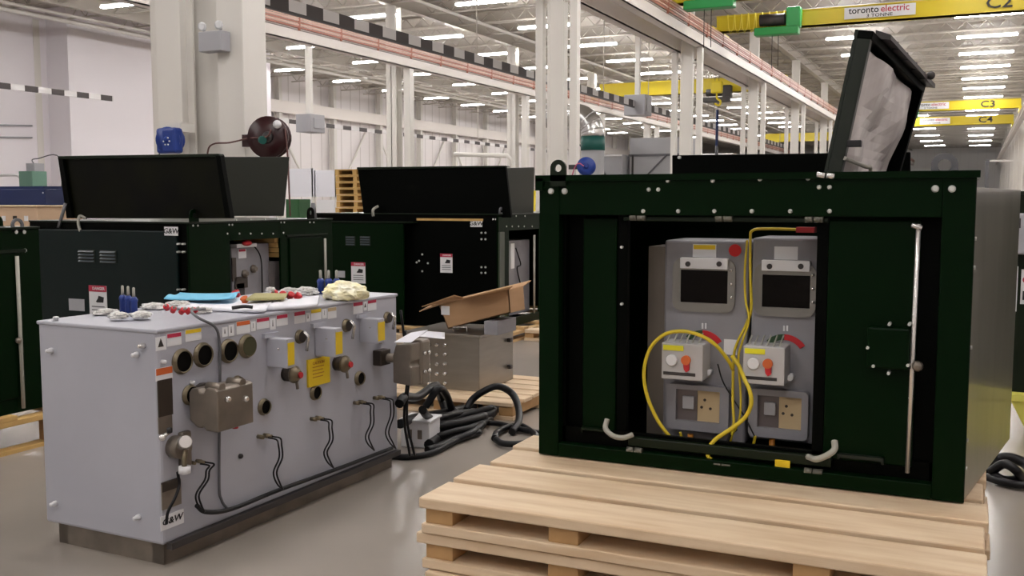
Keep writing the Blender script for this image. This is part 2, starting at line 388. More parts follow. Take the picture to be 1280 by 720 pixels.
# overhead cranes
def bridge(X0, X1, Y, z0, h, lab, no=None, sign=None, sx=0, endt=True):
    t = thing('bridge_crane', lab, 'crane', (X0, Y, z0))
    W = X1-X0
    B(0, W, 0, .4, 0, h).box(0, W, -.06, .46, h-.03, h).box(0, W, -.06, .46, 0, .03).build('girder', craney, t)
    for x in (0, W):
        m_ = B(x-.12, x+.12, -1.0, 1.4, -.22, .04); m_.build('end_truck', craney, t, .02)
        for y in (-.8, 1.2): MB().cyl((x-.05, y, -.22), (x+.05, y, -.22), .1, n=14).build('wheel', darkst, t)
    if sign:
        s = B(sx, sx+2.1, -.085, -.062, h*.18, h*.88).build('sign', lwhite, t)
        text('toronto', .29, (sx+.58, -.09, h*.66), FY, blackL, s, sx=.97); text('electric', .29, (sx+1.5, -.09, h*.66), FY, redL, s, sx=.97)
        text('3 TONNE', .14, (sx+1.05, -.09, h*.3), FY, blackL, s, sx=1.3)
    if no: text(no[0], h*.95, (no[1], -.065, h*.5), FY, blackL, t, 'number', sx=1.3)
    return t
def hoist(t, x, z, cab=True, n=9, xa=0.4, m1=craneg):
    h = B(x-.5, x+.9, -.55, -.12, z-.55, z-.3).build('hoist_frame', m1, t, .03)
    MB().cyl((x-.35, -.33, z-.05), (x+.45, -.33, z-.05), .19, n=18).build('drum', darkst, h)
    B(x+.5, x+.95, -.5, -.1, z-.35, z+.3).build('motor', m1, h, .05)
    MB().cyl((x+.05, -.33, z-.5), (x+.05, -.33, z-1.6), .012, n=5).cyl((x+.25, -.33, z-.5), (x+.25, -.33, z-1.6), .012, n=5).build('ropes', darkst, h)
    if cab:
        mb = MB(); w = (x+.6-xa)/n
        for i in range(n):
            a = xa+i*w; mb.tube([(a, -.16, .5), (a+w*.15, -.16, .05), (a+w*.5, -.16, -.12), (a+w*.85, -.16, .05), (a+w, -.16, .5)], .018, 5)
        mb.build('festoon_cable', mat('festoon_yellow', (.85, .72, .08), .4), t)
p = on_x(893, 30, -7.9); CY = 33.6
t = bridge(-8.1, 2.25, CY, 7.24, .5, 'nearest yellow bridge crane with green hoist, marked C2', ('C2', on_y(1249, 3, CY).x+8.1), True, on_y(1056, 12, CY).x+8.1)
hoist(t, on_y(966, 30, CY).x+8.1, .25)
CY3 = 68.4; p = on_y(1273, 130, CY3)
z3 = on_y(1200, 138, CY3).z
t = bridge(-8.1, 2.25, CY3, 7.24, .58, 'yellow bridge crane marked C3, second along the bay', ('C3', on_y(1235, 130, CY3).x+8.1), True, on_y(1141, 135, CY3).x+8.1); t.name = 'bridge_crane'
hoist(t, on_y(1135, 140, CY3).x+8.1-.3, .1, False)
CY4 = 82; p = on_y(1266, 149, CY4); z4 = on_y(1200, 156, CY4).z
bridge(-8.1, 2.25, CY4, 7.24, .66, 'yellow bridge crane marked C4, behind C3', ('C4', on_y(1232, 148, CY4).x+8.1), True, on_y(1150, 151, CY4).x+8.1)
# crane just above the frame: its hoist and end truck hang into view
CY1 = on_x(850, 8, -7.9).y
t = bridge(-8.1, 2.25, CY1, 7.24, .56, 'yellow crane end truck and green hoist at the top edge of the view')
hoist(t, on_y(895, 8, CY1).x+8.1-.3, .25, True, 5, .5)
# left-bay cranes
t = bridge(-18.95, -8.93, 52, 7.24, .72, 'yellow bridge crane in the bay behind the near columns')
hoist(t, on_y(915, 118, 56).x+18.95, .0, False, m1=darkst)
bridge(-18.95, -8.93, 98, 7.24, .8, 'distant yellow bridge crane low behind the far columns')
# hanging hook and blue pole
p = on_x(896, 118, -12); t = thing('crane_hook', 'yellow hook block hanging on thin ropes from the crane', 'hook', (p.x, p.y, p.z-.3)); yj = 0
MB().cyl((-.1, 0, .9), (-.1, 0, ZC-p.z+.3), .012, n=5).cyl((.1, 0, .9), (.1, 0, ZC-p.z+.3), .012, n=5).build('rope', darkst, t)
B(-.28, .28, -.15, .15, .35, .95).build('block', craney, t, .06); MB().tube(smooth([(0, 0, .35), (.02, 0, .1), (.2, 0, -.05), (.12, 0, -.25), (-.1, 0, -.15)]), .05, 8).build('hook', craney, t)
p = on_x(896, 175, -12); q = on_x(896, 137, -12)
t = thing('hanging_pole', 'blue and grey pole hanging below the yellow hook', 'pole', (p.x, p.y, p.z-1.2))
MB().cyl((0, 0, 0), (0, 0, q.z-p.z+1.2), .07, n=10).build('pole', navy, t); MB().cyl((0, 0, .3), (0, 0, .9), .075, n=10).build('sleeve', greyc, t)
# pipes under the roof
for (u, v, z, r, lab) in ((520, 0, 8.6, .06, 'thin white sprinkler pipe under the roof, above the middle bay'), (380, 85, 8.3, .09, 'long pale pipe under the roof of the far bay'), (40, 10, 8.4, .06, 'white pipe under the roof, upper left corner')):
    a = on_z(u, v, z)
    o = MB().cyl((a.x, 6, z), (a.x, 120, z), r, n=8).build('roof_pipe', colm); tag(o, lab, 'pipe')
for X, Y, lab in ((-33.5, 70, 'white pipe crossing below the roof over the far bays'), (-30, 84, 'second white pipe crossing below the roof, farther off')):
    o = MB().cyl((X, Y, 8.9), (min(X+24, 3), Y, 8.9), .05, n=8).build('cross_pipe', lampb); tag(o, lab, 'pipe')
a = on_y(42, 60, a85-.2)
tag(MB().box(on_y(41, 60, a85-.3).x, on_y(50, 60, a85-.3).x, a85-.6, a85-.3, 0, 8.8).build('wall_duct', colm), 'tall narrow white duct on the side wall at far left', 'duct')
for v, lab in ((157, 'upper thin conduit on the white side wall'), (172, 'lower thin conduit on the white side wall')):
    q = on_x(40, v, -34.12); q0 = on_x(-30, v-1, -34.12); o = MB().cyl(q0, q, .035, n=6).build('wall_conduit', MATS['box_grey']); tag(o, lab, 'conduit')
# ------------------------------------------------------------------ pallets
def pallet(name_label, loc, Lx, Ly, n=7, bw=.2, dt=.04, st=.055, bt=.035, group='pallets under the large green enclosure', xs=None, wd=wood):
    """deck boards run along X; bearers run along Y"""
    t = thing('pallet', name_label, 'pallet', loc, 0, group)
    z = bt
    xs = xs or [0, Lx*.44, Lx*.66, Lx-.12]
    nb = max(3, n//2)
    for i in range(nb):
        y = i*(Ly-bw*.7)/(nb-1); B(0, Lx, y, y+bw*.7, 0, bt).build('bottom_board', wd, t, .004)
    for x in xs: B(x, x+.11, .015, Ly-.01, bt, bt+st).build('bearer', woodD, t, .003)
    for i in range(n):
        y = i*(Ly-bw)/(n-1); e = random.uniform(-.025, .02)
        B(e, Lx+e*.6, y, y+bw, bt+st, bt+st+dt).build('deck_board', wd, t, .006)
    return t
px0, py0 = -1.775, 3.03
stack = ['top pale pine pallet of the stack under the large green enclosure', 'second pine pallet from the top under the large green enclosure', 'third pine pallet down in the stack under the large green enclosure', 'lowest pine pallet of the stack under the large green enclosure']
for i in range(4):
    pallet(stack[i], (px0+(.0, -.006, .012, .0)[i], py0+(0, .012, -.006, .01)[i], .405-.135*i), 1.85, 2.15, 8, .225, xs=[.01, on_y(683, 660, 3.03).x-px0, on_y(990, 700, 3.03).x-px0, 1.73])
# ------------------------------------------------------------------ main green enclosure
EX, EY, EZ = -1.63, 3.76, .54
E0 = thing('padmount_enclosure', 'large dark green steel enclosure with open door bay on pine pallets, right foreground', 'electrical enclosure', (EX, EY, EZ))
def e(u, v, d=0.): p = on_y(u, v, EY+d); return (p.x-EX, p.z-EZ)
W, HT, D = 1.63, 1.152, 1.14
FL = .175     # the right side flares outward to the back
def er(u0, v0, u1, v1, d=0.):
    a = e(u0, v0, d); b = e(u1, v1, d); return min(a[0], b[0]), max(a[0], b[0]), min(a[1], b[1]), max(a[1], b[1])
xo0, zo1 = e(699, 272); xo1, zo0 = e(1165, 596)
zo1 = e(900, 270)[1]; zo0 = .10
TH = .012
# shell: posts, header, sill, sides, rear, floor, roof rim
mb = MB()
mb.box(0, xo0, 0, .05, 0, HT); mb.box(xo1, W, 0, .05, 0, HT); mb.box(xo0, xo1, 0, .05, zo1, HT); mb.box(xo0, xo1, 0, .05, 0, .055)
mb.build('front_frame', green, E0, .004)
B(0, TH, .05, D, 0, HT).build('side_panel', green, E0)
MB().hexa([(W-TH, .05, 0), (W, .05, 0), (W+FL, D, 0), (W+FL-TH, D, 0), (W-TH, .05, HT-.045), (W, .05, HT-.045), (W+FL, D, HT-.045), (W+FL-TH, D, HT-.045)]).build('glossy_side_panel', greenG, E0)['label'] = 'glossy side panel with grey hall reflections put into its colour'
MB().hexa([(0, D, 0), (W, D, 0), (W, D+TH, 0), (0, D+TH, 0), (0, D, HT), (W, D, HT), (W, D+TH, HT), (0, D+TH, HT)]).build('rear_panel', green, E0)
MB().poly([(TH, .05, 0), (W-TH, .05, 0), (W+FL-TH, D, 0), (TH, D, 0)], (0, 0, .02)).build('floor_pan', blackp, E0)
# roof: solid strips, open hatch in the middle right
MB().box(-.012, .38, -.012, D+.02, HT, HT+.012).box(.38, 1.06, -.012, .1, HT, HT+.012).box(1.06, W+.008, -.012, D+.02, HT, HT+.012).box(.38, 1.06, .75, D+.02, HT, HT+.012).build('roof_panel', greenL, E0, .003)
B(-.012, .02, -.014, .0, HT-.05, HT).box(-.012, W+.01, -.014, 0, HT-.012, HT+.012).build('roof_lip', green, E0)
# recessed lining around the door bay
x0, x1, z0, z1 = er(785, 280, 1022, 560)
MB().box(xo0, xo1, .05, .07, .055, zo0+.02).box(xo0, xo0+.012, .05, .12, .05, zo1).box(xo1-.012, xo1, .05, .12, .05, zo1).box(xo0, xo1, .05, .12, zo1, zo1+.012).build('bay_lining', blackp, E0)
a = e(785, 300, .06)[0]; b_ = e(1022, 300, .06)[0]
# two doors in the bay (left closed leaf, right closed leaf), opening between
lx0, lx1 = e(729, 300, .05)[0], e(771, 300, .05)[0]
d1 = B(lx0, lx1, .05, .075, .1, zo1-.012).build('door', green, E0, .005)
B(xo0+.012, lx0-.004, .085, .1, .06, zo1).build('gap_shade', blackp, E0)  # near-black strips put the shade of the door gaps into colour
B(lx1+.003, a, .06, .09, .055, zo1).build('gap_shade', blackp, E0)
rx0, rx1 = e(1036, 300, .04)[0], e(1150, 300, .04)[0]
d2 = B(rx0, rx1, .035, .065, .1, zo1-.012).build('door', green, E0, .005)
B(b_, rx0-.003, .05, .09, .055, zo1).build('gap_shade', blackp, E0); B(rx1+.003, xo1-.012, .07, .1, .055, zo1).build('gap_shade', blackp, E0)
# lower sill bar and top bar
sx0, sx1, _, _ = er(786, 560, 1040, 560, .03)
B(sx0, sx1, .02, .05, .07, .108).build('sill_bar', greenL, E0, .004)
B(e(780, 272, .03)[0], e(1036, 272, .03)[0], .02, .05, zo1-.022, zo1-.004).build('top_bar', greenL, E0, .003)
# hinges
for u, v in ((797, 272), (905, 273), (1018, 274), (793, 564), (903, 581), (1017, 591)):
    x, z = e(u, v, .0); MB().cyl((x-.035, .012, z), (x-.008, .012, z), .013, n=10).cyl((x-.004, .012, z), (x+.03, .012, z), .013, n=10).build('hinge', greenG, E0)
x, z = e(968, 580, .0); B(x-.0, x+.055, .01, .019, z-.014, z+.014).build('yellow_tag', yellowL, E0)
# bolts
for u, v in ((804,264),(848,264),(893,264),(940,264),(988,264),(1037,264),(835,226),(891,226),(950,224),(1010,223),(811,237),(823,237),(1024,234),(1037,234)):
    x, z = e(u, v); MB().lathe([(0, .0085), (-.004, .0085), (-.008, .005)], (x, 0, z), (0, 1, 0), 10).build('bolt', boltm, E0)
for u, v in ((689,239),(706,239),(1169,236),(1190,236)):
    x, z = e(u, v); MB().lathe([(0, .013), (-.005, .013), (-.01, .008)], (x, 0, z), (0, 1, 0), 12).build('bolt', boltm, E0)
def lug(parent, x, y, z, r, hr, h0, mm, ax='y', th=.012):
    """lifting eye: tapered plate with rounded head and round hole"""
    n = 20; outer = []; inner = []
    for i in range(n):
        w = -PI/2+2*PI*i/n+PI/n; outer.append((r*math.cos(w), h0+r*math.sin(w))); inner.append((hr*math.cos(w), h0+hr*math.sin(w)))
    outer = [(p[0], p[1]) if p[1] >= h0 else (p[0]*1.02, 0) for p in outer]
    mbb = MB(); vs = []
    for d in (0, th):
        for q in outer+inner: vs.append((x+q[0], y+d, z+q[1]) if ax == 'y' else (x-d, y+q[0], z+q[1]))
    fs = []
    for i in range(n):
        j = (i+1) % n
        fs += [(i, j, n+j, n+i), (2*n+i, 3*n+i, 3*n+j, 2*n+j), (i, 2*n+i, 2*n+j, j), (n+i, n+j, 3*n+j, 3*n+i)]
    mbb.add(vs, fs); return mbb.build('lifting_lug', mm, parent)
x, z = e(699, 222); lug(E0, x, -.014, z-.035, .034, .015, .073, greenL)
x, z = e(1180, 218); lug(E0, x, .03, z-.03, .044, .022, .062, greyc)
# right door: rod, latch box, ledge
xr, _ = e(1146, 300, 0)
zt = e(1146, 280, 0)[1]; zb = e(1140, 592, 0)[1]
rod = MB().tube([(xr+.004, .005, zt), (xr-.004, .005, zb)], .0085, 8).build('locking_rod', chrome, d2)
x, z = e(1144, 283); MB().cyl((x-.012, .0, z+.004), (x+.022, .0, z-.006), .009, n=8).build('rod_guide', chrome, d2)
x0, x1, z0, z1 = er(1084, 408, 1136, 463, 0)
B(x0, x1, -.012, .035, z0, z1).build('latch_box', green, d2, .008)
for u, v in ((1112,405),(1085,434),(1092,457),(1111,466),(1137,405),(1135,456)):
    x, z = e(u, v); MB().cyl((x, -.018, z), (x, .03, z), .006, n=8).build('stud', boltm, d2)
x, z = e(1147, 457); MB().lathe([(0, .012), (-.02, .02), (-.04, .016), (-.045, .006)], (x, .01, z), (0, 1, 0), 12).build('knob', brown, d2)
x0, x1, z0, z1 = er(1046, 568, 1104, 579, 0); B(x0, x1, .008, .035, z1-.012, z1).box(x1-.008, x1, .012, .035, z0-.01, z1).box(x0, x0+.006, .012, .035, z0-.006, z1).build('ledge', lidG, d2)
x0, x1, z0, z1 = er(727, 533, 760, 541, .03); B(x0, x1, .02, .05, z1-.012, z1-.004).box(x0, x0+.004, .03, .05, z0-.01, z1).build('ledge', greenL, d1)
for u, v in ((777, 309), (777, 380)):
    x, z = e(u, v, .05); MB().cyl((x, .045, z), (x, .06, z), .006, n=8).build('stud', boltm, E0)
# webbing latches at the foot of the bay
def loopstrap(pix, r, nm='strap_handle'):
    pts = [(*[e(u, v, d)[0]], d, e(u, v, d)[1]) for u, v, d in pix]
    MB().tube(smooth(pts), r, 8).build(nm, webb, E0)
loopstrap([(759, 524, .0), (757, 536, -.02), (767, 545, -.03), (780, 547, -.02), (791, 543, .0)], .011)
loopstrap([(1043, 551, .0), (1043, 562, -.02), (1032, 570, -.03), (1020, 574, -.02), (1010, 571, .02)], .012)
# --- gear inside the bay
GD = .26
def g(u, v, d=GD): x, z = e(u, v, d); return x, z
def gbox(name, u0, v0, u1, v1, d0, d1, mm, parent=None, bev=.0):
    """pixel rectangle read on the plane at depth d0 (front); box runs back to d1"""
    x0, x1, z0, z1 = er(u0, v0, u1, v1, d0); return B(x0, x1, d0, d1, z0, z1).build(name, mm, parent or E0, bev)
gbox('gear_side_plate', 811, 308, 829, 556, GD+.02, GD+.3, mat('bare_plate', (.2, .175, .15), .45, metal=.5))
def frame(name, u0, v0, u1, v1, d0, th, iu0, iv0, iu1, iv1, mm, parent, r=.042):
    x0, x1, z0, z1 = er(u0, v0, u1, v1, d0); a0, a1, c0, c1 = er(iu0, iv0, iu1, iv1, d0)
    out = []
    for cx_, cz_, w0 in ((x1-r, z0+r, -PI/2), (x1-r, z1-r, 0), (x0+r, z1-r, PI/2), (x0+r, z0+r, PI)):
        for k in range(5): w = w0+k*PI/8; out.append((cx_+r*math.cos(w), cz_+r*math.sin(w)))
    inn = [(a1, c0)]*5+[(a1, c1)]*5+[(a0, c1)]*5+[(a0, c0)]*5
    n = 20; vs = [(p[0], d0, p[1]) for p in out+inn]+[(p[0], d0+th, p[1]) for p in out+inn]; fs = []
    for i in range(n):
        j = (i+1) % n; fs += [(i, j, n+j, n+i), (i, 2*n+i, 2*n+j, j), (n+i, n+j, 3*n+j, 3*n+i)]
    mbb = MB(); mbb.add(vs, fs); me = mbb.build(name, mm, parent); return me
for s, (du, dv) in enumerate(((0, 0), (102, 3))):
    if s == 0: gear = gbox('gear_panel', 831, 300, 931, 556, GD, GD+.3, gearm, E0, .01)
    else: gear = gbox('gear_panel', 941, 297, 1020, 556, GD, GD+.3, gearm, E0, .01)
    f = lambda u: u+du
    k = 1.0
    fr1 = f(918) if s == 0 else 1019
    frame('window_frame', f(841), 322+dv*2, fr1, 392+dv*2, GD-.012, .012, f(851), 337+dv*2, f(909) if s == 0 else 1012, 380+dv*2, mat('frame_alloy%d' % s, (.24, .23, .215), .4, metal=.6), gear)
    gbox('window_glass', f(849), 335+dv*2, f(911) if s == 0 else 1014, 382+dv*2, GD-.006, GD-.002, glassd, gear)
    pl = gbox('cover_plate', f(850), 322+dv, f(909) if s == 0 else 1012, 337+dv, GD-.03, GD, lwhite, gear, .002)
    for u in (f(860), f(899)):
        x, z = g(u, 330+dv, GD-.03); MB().cyl((x, GD-.034, z), (x, GD-.03, z), .011, n=12).build('plate_hole', darkst, pl)
    for i in range(3):
        x, z = g(f(914), 338+17*i+dv*2, GD-.014); MB().ball((x, GD-.014, z), .007).build('frame_bolt', chrome, gear)
    lb = gbox('label', f(866), 305+dv, f(895), 322+dv, GD-.003, GD, lwhite, gear)
    if s == 0: gbox('label_header', 867, 306, 894, 312, GD-.005, GD-.003, yellowL, lb)
    # switch position arc
    ax_, az_ = g(f(878), 442+dv*2, GD)
    for (w0, w1, mm, nm) in ((35, 90, red, 'red_arc'), (90, 135, mat('arc_green%d' % s, (.02, .06, .02), .5), 'green_arc')):
        pts = []
        for i in range(7): w = R(w0+(w1-w0)*i/6); pts.append((ax_+.098*math.cos(w), GD-.004, az_+.098*math.sin(w)))
        for i in range(7): w = R(w1-(w1-w0)*i/6); pts.append((ax_+.075*math.cos(w), GD-.004, az_+.075*math.sin(w)))
        MB().poly(pts, (0, .004, 0)).build(nm, mm, gear)
    for uu in (877, 881):
        gbox('position_mark', f(uu), 404+dv, f(uu)+2, 411+dv, GD-.004, GD, white, gear)
    # motor controller box
    cb = gbox('controller', f(827), 428+dv*1.3, f(878), 477+dv*2, GD-.13, GD, mat('ctl_white%d' % s, (.5, .49, .49), .5), gear, .004)
    gbox('yellow_strip', f(829), 431+dv*1.4, f(854), 439+dv*1.4, GD-.134, GD-.13, mat('bright_yellow%d' % s, (.8, .75, .02), .5), cb)
    x, z = g(f(858), 453+dv*1.5, GD-.13)
    MB().cyl((x, GD-.145, z+.01), (x, GD-.13, z+.01), .019, n=18).build('selector', orange, cb)
    MB().poly([(x-.012, GD-.14, z), (x+.014, GD-.14, z), (x+.014, GD-.14, z-.03), (x+.002, GD-.14, z-.04), (x-.008, GD-.14, z-.028)], (0, .01, 0)).build('selector_handle', red, cb)
    x, z = g(f(840), 450+dv*1.5, GD-.13); MB().lathe([(0, .024), (-.008, .024), (-.014, .02)], (x, GD-.13, z), (0, 1, 0), 18).build('dial', white, cb)
    gbox('slot', f(829), 464+dv*1.9, f(869), 471+dv*1.9, GD-.132, GD-.129, darkst, cb)
    mbb = MB()
    for i in range(6):
        x, z = g(f(832+i*8), 428+dv, GD-.1); mbb.cyl((x, GD-.1, z-.01), (x+.006, GD-.04, z+.03), .0035, n=5)
    mbb.build('terminal_wires', webb, cb)
    x, z = g(f(888), 464+dv*2, GD); MB().cyl((x, GD, z), (x, GD-.05, z), .012, n=10).build('plug', lwhite, gear)
    # lower socket plate
    u0, u1 = f(834), f(910)
    frame('socket_frame', u0, 479+dv*2, min(u1, 1009), 543+dv*3, GD-.05, .05, f(845), 486+dv*2.6, f(899), 530+dv*3, gearm, gear, .02)
    so = gbox('breaker', f(845), 485+dv*2.6, f(871), 531+dv*3, GD-.03, GD, mat('brk%d' % s, (.12, .1, .1), .35), gear)
    gbox('breaker_toggle', f(853), 495+dv*2.6, f(867), 512+dv*2.6, GD-.045, GD-.03, greybox, so, .003)
    so = gbox('socket', f(872), 486+dv*2.6, f(900), 530+dv*3, GD-.03, GD, beige, gear, .002)
    for u, v in ((877, 509), (888, 511), (881, 500)):
        x, z = g(f(u), v+dv*2.6, GD-.03); MB().cyl((x, GD-.032, z), (x, GD-.028, z), .006, n=10).build('socket_hole', darkb, so)
    x, z = g(f(863), 553+dv*2, GD-.02); MB().cyl((x, GD-.02, z+.035), (x, GD-.02, z-.03), .012, n=10).build('orange_gland', orangeG, gear)
x, z = g(919, 313, GD); MB().cyl((x, GD-.006, z), (x, GD, z), .025, n=24).build('red_indicator', mat('indicator_red', (.55, .0, .0), .5), E0)
gbox('number_label', 905, 424, 921, 444, GD-.004, GD, lwhite)
x0, x1, z0, z1 = er(995, 284, 1018, 291, GD-.06); B(x0, x1, GD-.06, GD, z0, z1).build('red_clip', red, E0)
# yellow cables
def ycab(name, pix, r):
    pts = []
    for q in pix:
        d = q[2] if len(q) > 2 else .2
        x, z = e(q[0], q[1], d); pts.append((x, d, z))
    return MB().tube(smooth(pts), r, 8).build(name, yellow, E0)
ycab('yellow_cable', [(848, 558, .1), (838, 547, .09), (822, 525, .08), (809, 495, .08), (805, 465, .08), (812, 437, .08), (829, 419, .08), (850, 414, .08), (872, 418, .08), (893, 430, .09), (910, 450, .12), (916, 462, .16)], .0075)
ycab('yellow_cable', [(1000, 287, .22), (960, 286, .22), (941, 288, .2), (938, 300, .2), (938, 345, .2), (939, 385, .2), (933, 405, .2), (921, 430, .2), (917, 450, .2), (916, 500, .18), (917, 530, .16), (912, 556, .16)], .0055)
ycab('yellow_cable', [(934, 300, .2), (931, 340, .2), (932, 375, .2), (936, 400, .18), (927, 430, .18), (923, 450, .18), (926, 500, .17), (922, 530, .17), (904, 560, .16)], .0045)
ycab('yellow_cable', [(915, 445, .18), (924, 458, .16), (931, 475, .1), (937, 488, .08), (939, 505, .07), (931, 522, .07), (914, 536, .06), (896, 548, .05), (886, 560, .04), (885, 570, .03), (892, 577, .03)], .0085)
ycab('yellow_cable', [(850, 540, .2), (853, 550, .2), (857, 557, .2)], .006)
ycab('yellow_cable', [(944, 545, .2), (942, 556, .2), (941, 565, .2)], .006)
wire([( *[e(897, 455, .2)[0]], .2, e(897, 455, .2)[1]), (e(906, 480, .2)[0], .19, e(906, 480, .2)[1]), (e(930, 520, .18)[0], .18, e(930, 520, .18)[1]), (e(943, 545, .18)[0], .18, e(943, 545, .18)[1])], .003).build('black_wire', cablem, E0)
wire([(e(899, 580, 0)[0], .03, e(899, 580, 0)[1]), (e(915, 560, .2)[0], .15, .12), (e(920, 550, .2)[0], .2, .14)], .006).build('black_wire', cablem, E0)
# rear lid, standing up behind
y = D+.0
def slab(name, pix, Y, th, mm, parent, org, axis='y'):
    """four picture corners read on a vertical plane Y (or X), given thickness"""
    pts = [(on_y(u, v, Y) if axis == 'y' else on_x(u, v, Y))-Vector(org) for u, v in pix]
    off = (0, th, 0) if axis == 'y' else (-th, 0, 0)
    return MB().poly(pts, off).build(name, mm, parent, .004)
slab('rear_lid', [(840, 222), (1138, 222), (1138, 190), (840, 194)], EY+D-.03, .03, blackp, E0, (EX, EY, EZ))
for u in (850, 1125): x, z = e(u, 197, D-.03); MB().cyl((x, D-.05, z), (x, D, z), .008, n=8).build('bolt', boltm, E0)
# open hood: thin tray seen from its hollow side, hinged along the roof
P = [on_y(1034, 214, 3.86), on_y(1073, 37, 3.86), on_y(1141, 106, 4.72), on_y(1108, 217, 4.72)]
P = [p-Vector((EX, EY, EZ)) for p in P]
P[0].z = P[3].z = HT+.012
hood = bpy.data.objects.new('raised_hood', None); C.objects.link(hood); hood.parent = E0
nx = (P[1]-P[0]).cross(P[3]-P[0]).normalized()
if nx.x > 0: nx = -nx
MB().poly(P, nx*.012).build('hood_sheet', lidG, hood)
def bar(a, b, w, th, mm, nm):
    a, b = Vector(a), Vector(b); t = (b-a).normalized(); s = t.cross(nx).normalized()*w
    cen = sum((Vector(q) for q in P), Vector())/4
    if s.dot(cen-a) < 0: s = -s
    return MB().hexa([a, b, b+s, a+s, a-nx*th, b-nx*th, b+s-nx*th, a+s-nx*th]).build(nm, mm, hood, .003)
bar(P[0], P[1], .03, .05, lidG, 'hood_flange'); bar(P[1], P[2], .03, .055, blackp, 'hood_flange'); bar(P[2], P[3], .03, .055, blackp, 'hood_flange')
# bracket strip with holes at the top edge
A = P[1]*.88+P[2]*.12; Bq = P[1]*-.02+P[2]*1.02
tt = (Bq-A).normalized()
bs = MB().hexa([A-nx*.035, Bq-nx*.035, Bq-nx*.09+Vector((0, 0, -.0)), A-nx*.09+Vector((0, 0, .0)), A-nx*.035+Vector((0, 0, .03)), Bq-nx*.035+Vector((0, 0, .03)), Bq-nx*.09+Vector((0, 0, .018)), A-nx*.09+Vector((0, 0, .018))]).build('hinge_strip', darkst, hood)
for k in range(4):
    q = A.lerp(Bq, .18+.2*k)-nx*.073; MB().cyl(q+Vector((0, 0, -.004)), q+Vector((0, 0, .026)), .012, n=10).build('strip_hole', blackL, bs)
q = A.lerp(Bq, .82)-nx*.1+Vector((0, 0, .03)); MB().ball(q-Vector((0, 0, .008)), .018).build('strip_bolt', darkst, bs)
# crumpled plastic film inside the hood
N = 12; vs = []; fs = []
c0 = P[0].lerp(P[3], .1).lerp(P[1].lerp(P[2], .1), .02)
for i in range(N+1):
    for j in range(N+1):
        s_, t_ = .06+.86*i/N, .0+.9*j/N
        p = P[0].lerp(P[3], s_).lerp(P[1].lerp(P[2], s_), t_)
        vs.append(p-nx*(.028+.012*math.sin(5*s_+7*t_)+.01*math.sin(13*s_-4*t_)+random.uniform(-.003, .003)))
for i in range(N):
    for j in range(N): a_ = i*(N+1)+j; fs.append((a_, a_+1, a_+N+2, a_+N+1))
mbb = MB(); mbb.add(vs, fs, 0, False); fo = mbb.build('plastic_film', film, hood); sm = fo.modifiers.new('s', 'SOLIDIFY'); sm.thickness = .003
fo['label'] = 'crumpled cloudy plastic film lining the hood'
q = P[0].lerp(P[1], .22); B(0, .05, -.02, .02, -.012, .012).build('hood_clip', blackL, hood, .003, loc=q+(-nx*.05))
q = P[0].lerp(P[3], .3)-nx*.09; wire([P[0].lerp(P[1], .12)-nx*.05, P[0].lerp(P[1], .1).lerp(P[3], .18)-nx*.09, q+Vector((0, 0, .04)), q-Vector((0, 0, .02))], .008).build('hood_cable', webb, hood)
for u, v in ((1026, 219), (1038, 220)):
    x, z = e(u, v, 0); MB().cyl((x-.012, -.01, z+.002), (x+.016, -.01, z-.002), .011, n=10).build('hood_hinge', chrome, E0)
# stickers on the glossy side
for yy, zz in ((.03, .93), (.03, .83), (.03, .55), (.03, .22), (.03, .12)):
    MB().cyl((W, yy, zz), (W+.006, yy, zz), .007, n=8).build('bolt', boltm, E0)
# ------------------------------------------------------------------ grey switchgear tank
TX, TY = -3.157, 3.173; TR = -math.atan(.026)
T0 = thing('switchgear_tank', 'light grey steel switchgear tank with round wells and cables, left foreground', 'switchgear', (TX, TY, 0), TR)
Mi = Matrix.Rotation(-TR, 3, 'Z')
def tp(u, v, out=0.):                        # picture point on the tank's long face (moved out by `out`)
    d = Mi @ ray(u, v); o = Mi @ (EYE-Vector((TX, TY, 0))); k = (out-o.x)/d.x
    p = o+d*k; return Vector((out, p.y, p.z))
def te(u, v, yy=0.):                         # picture point on the tank's end face
    d = Mi @ ray(u, v); o = Mi @ (EYE-Vector((TX, TY, 0))); k = (yy-o.y)/d.y; return o+d*k
TL, TD, TB, TT = 1.87, -(te(48, 405).x+te(57, 660).x)/2, .1, 1.045
print('TD', TD)
B(-TD, 0, 0, TL, TB, TT).build('tank_body', tankm, T0, .014)
# sheet lip on the top
B(-TD-.004, .006, -.006, TL+.004, TT-.012, TT+.006).build('tank_lid', tankm, T0, .006)
MB().box(-TD+.05, -TD+.11, .03, TL-.03, 0, TB).box(-.1, -.03, .03, TL-.03, 0, TB).box(-TD+.05, -.03, .03, .05, .0, TB).build('base_frame', brown, T0)
# lid studs on the end face
for u, v, k in ((65,438,1),(180,432,0),(172,443,1),(70,629,1),(174,646,1)):
    p = te(u, v); MB().lathe([(0, .013), (-.012, .013), (-.02, .009), (-.03, .009), (-.034, .004)], (p.x, 0, p.z), (0, 1, 0), 12).build('stud', [chrome, white][k], T0)
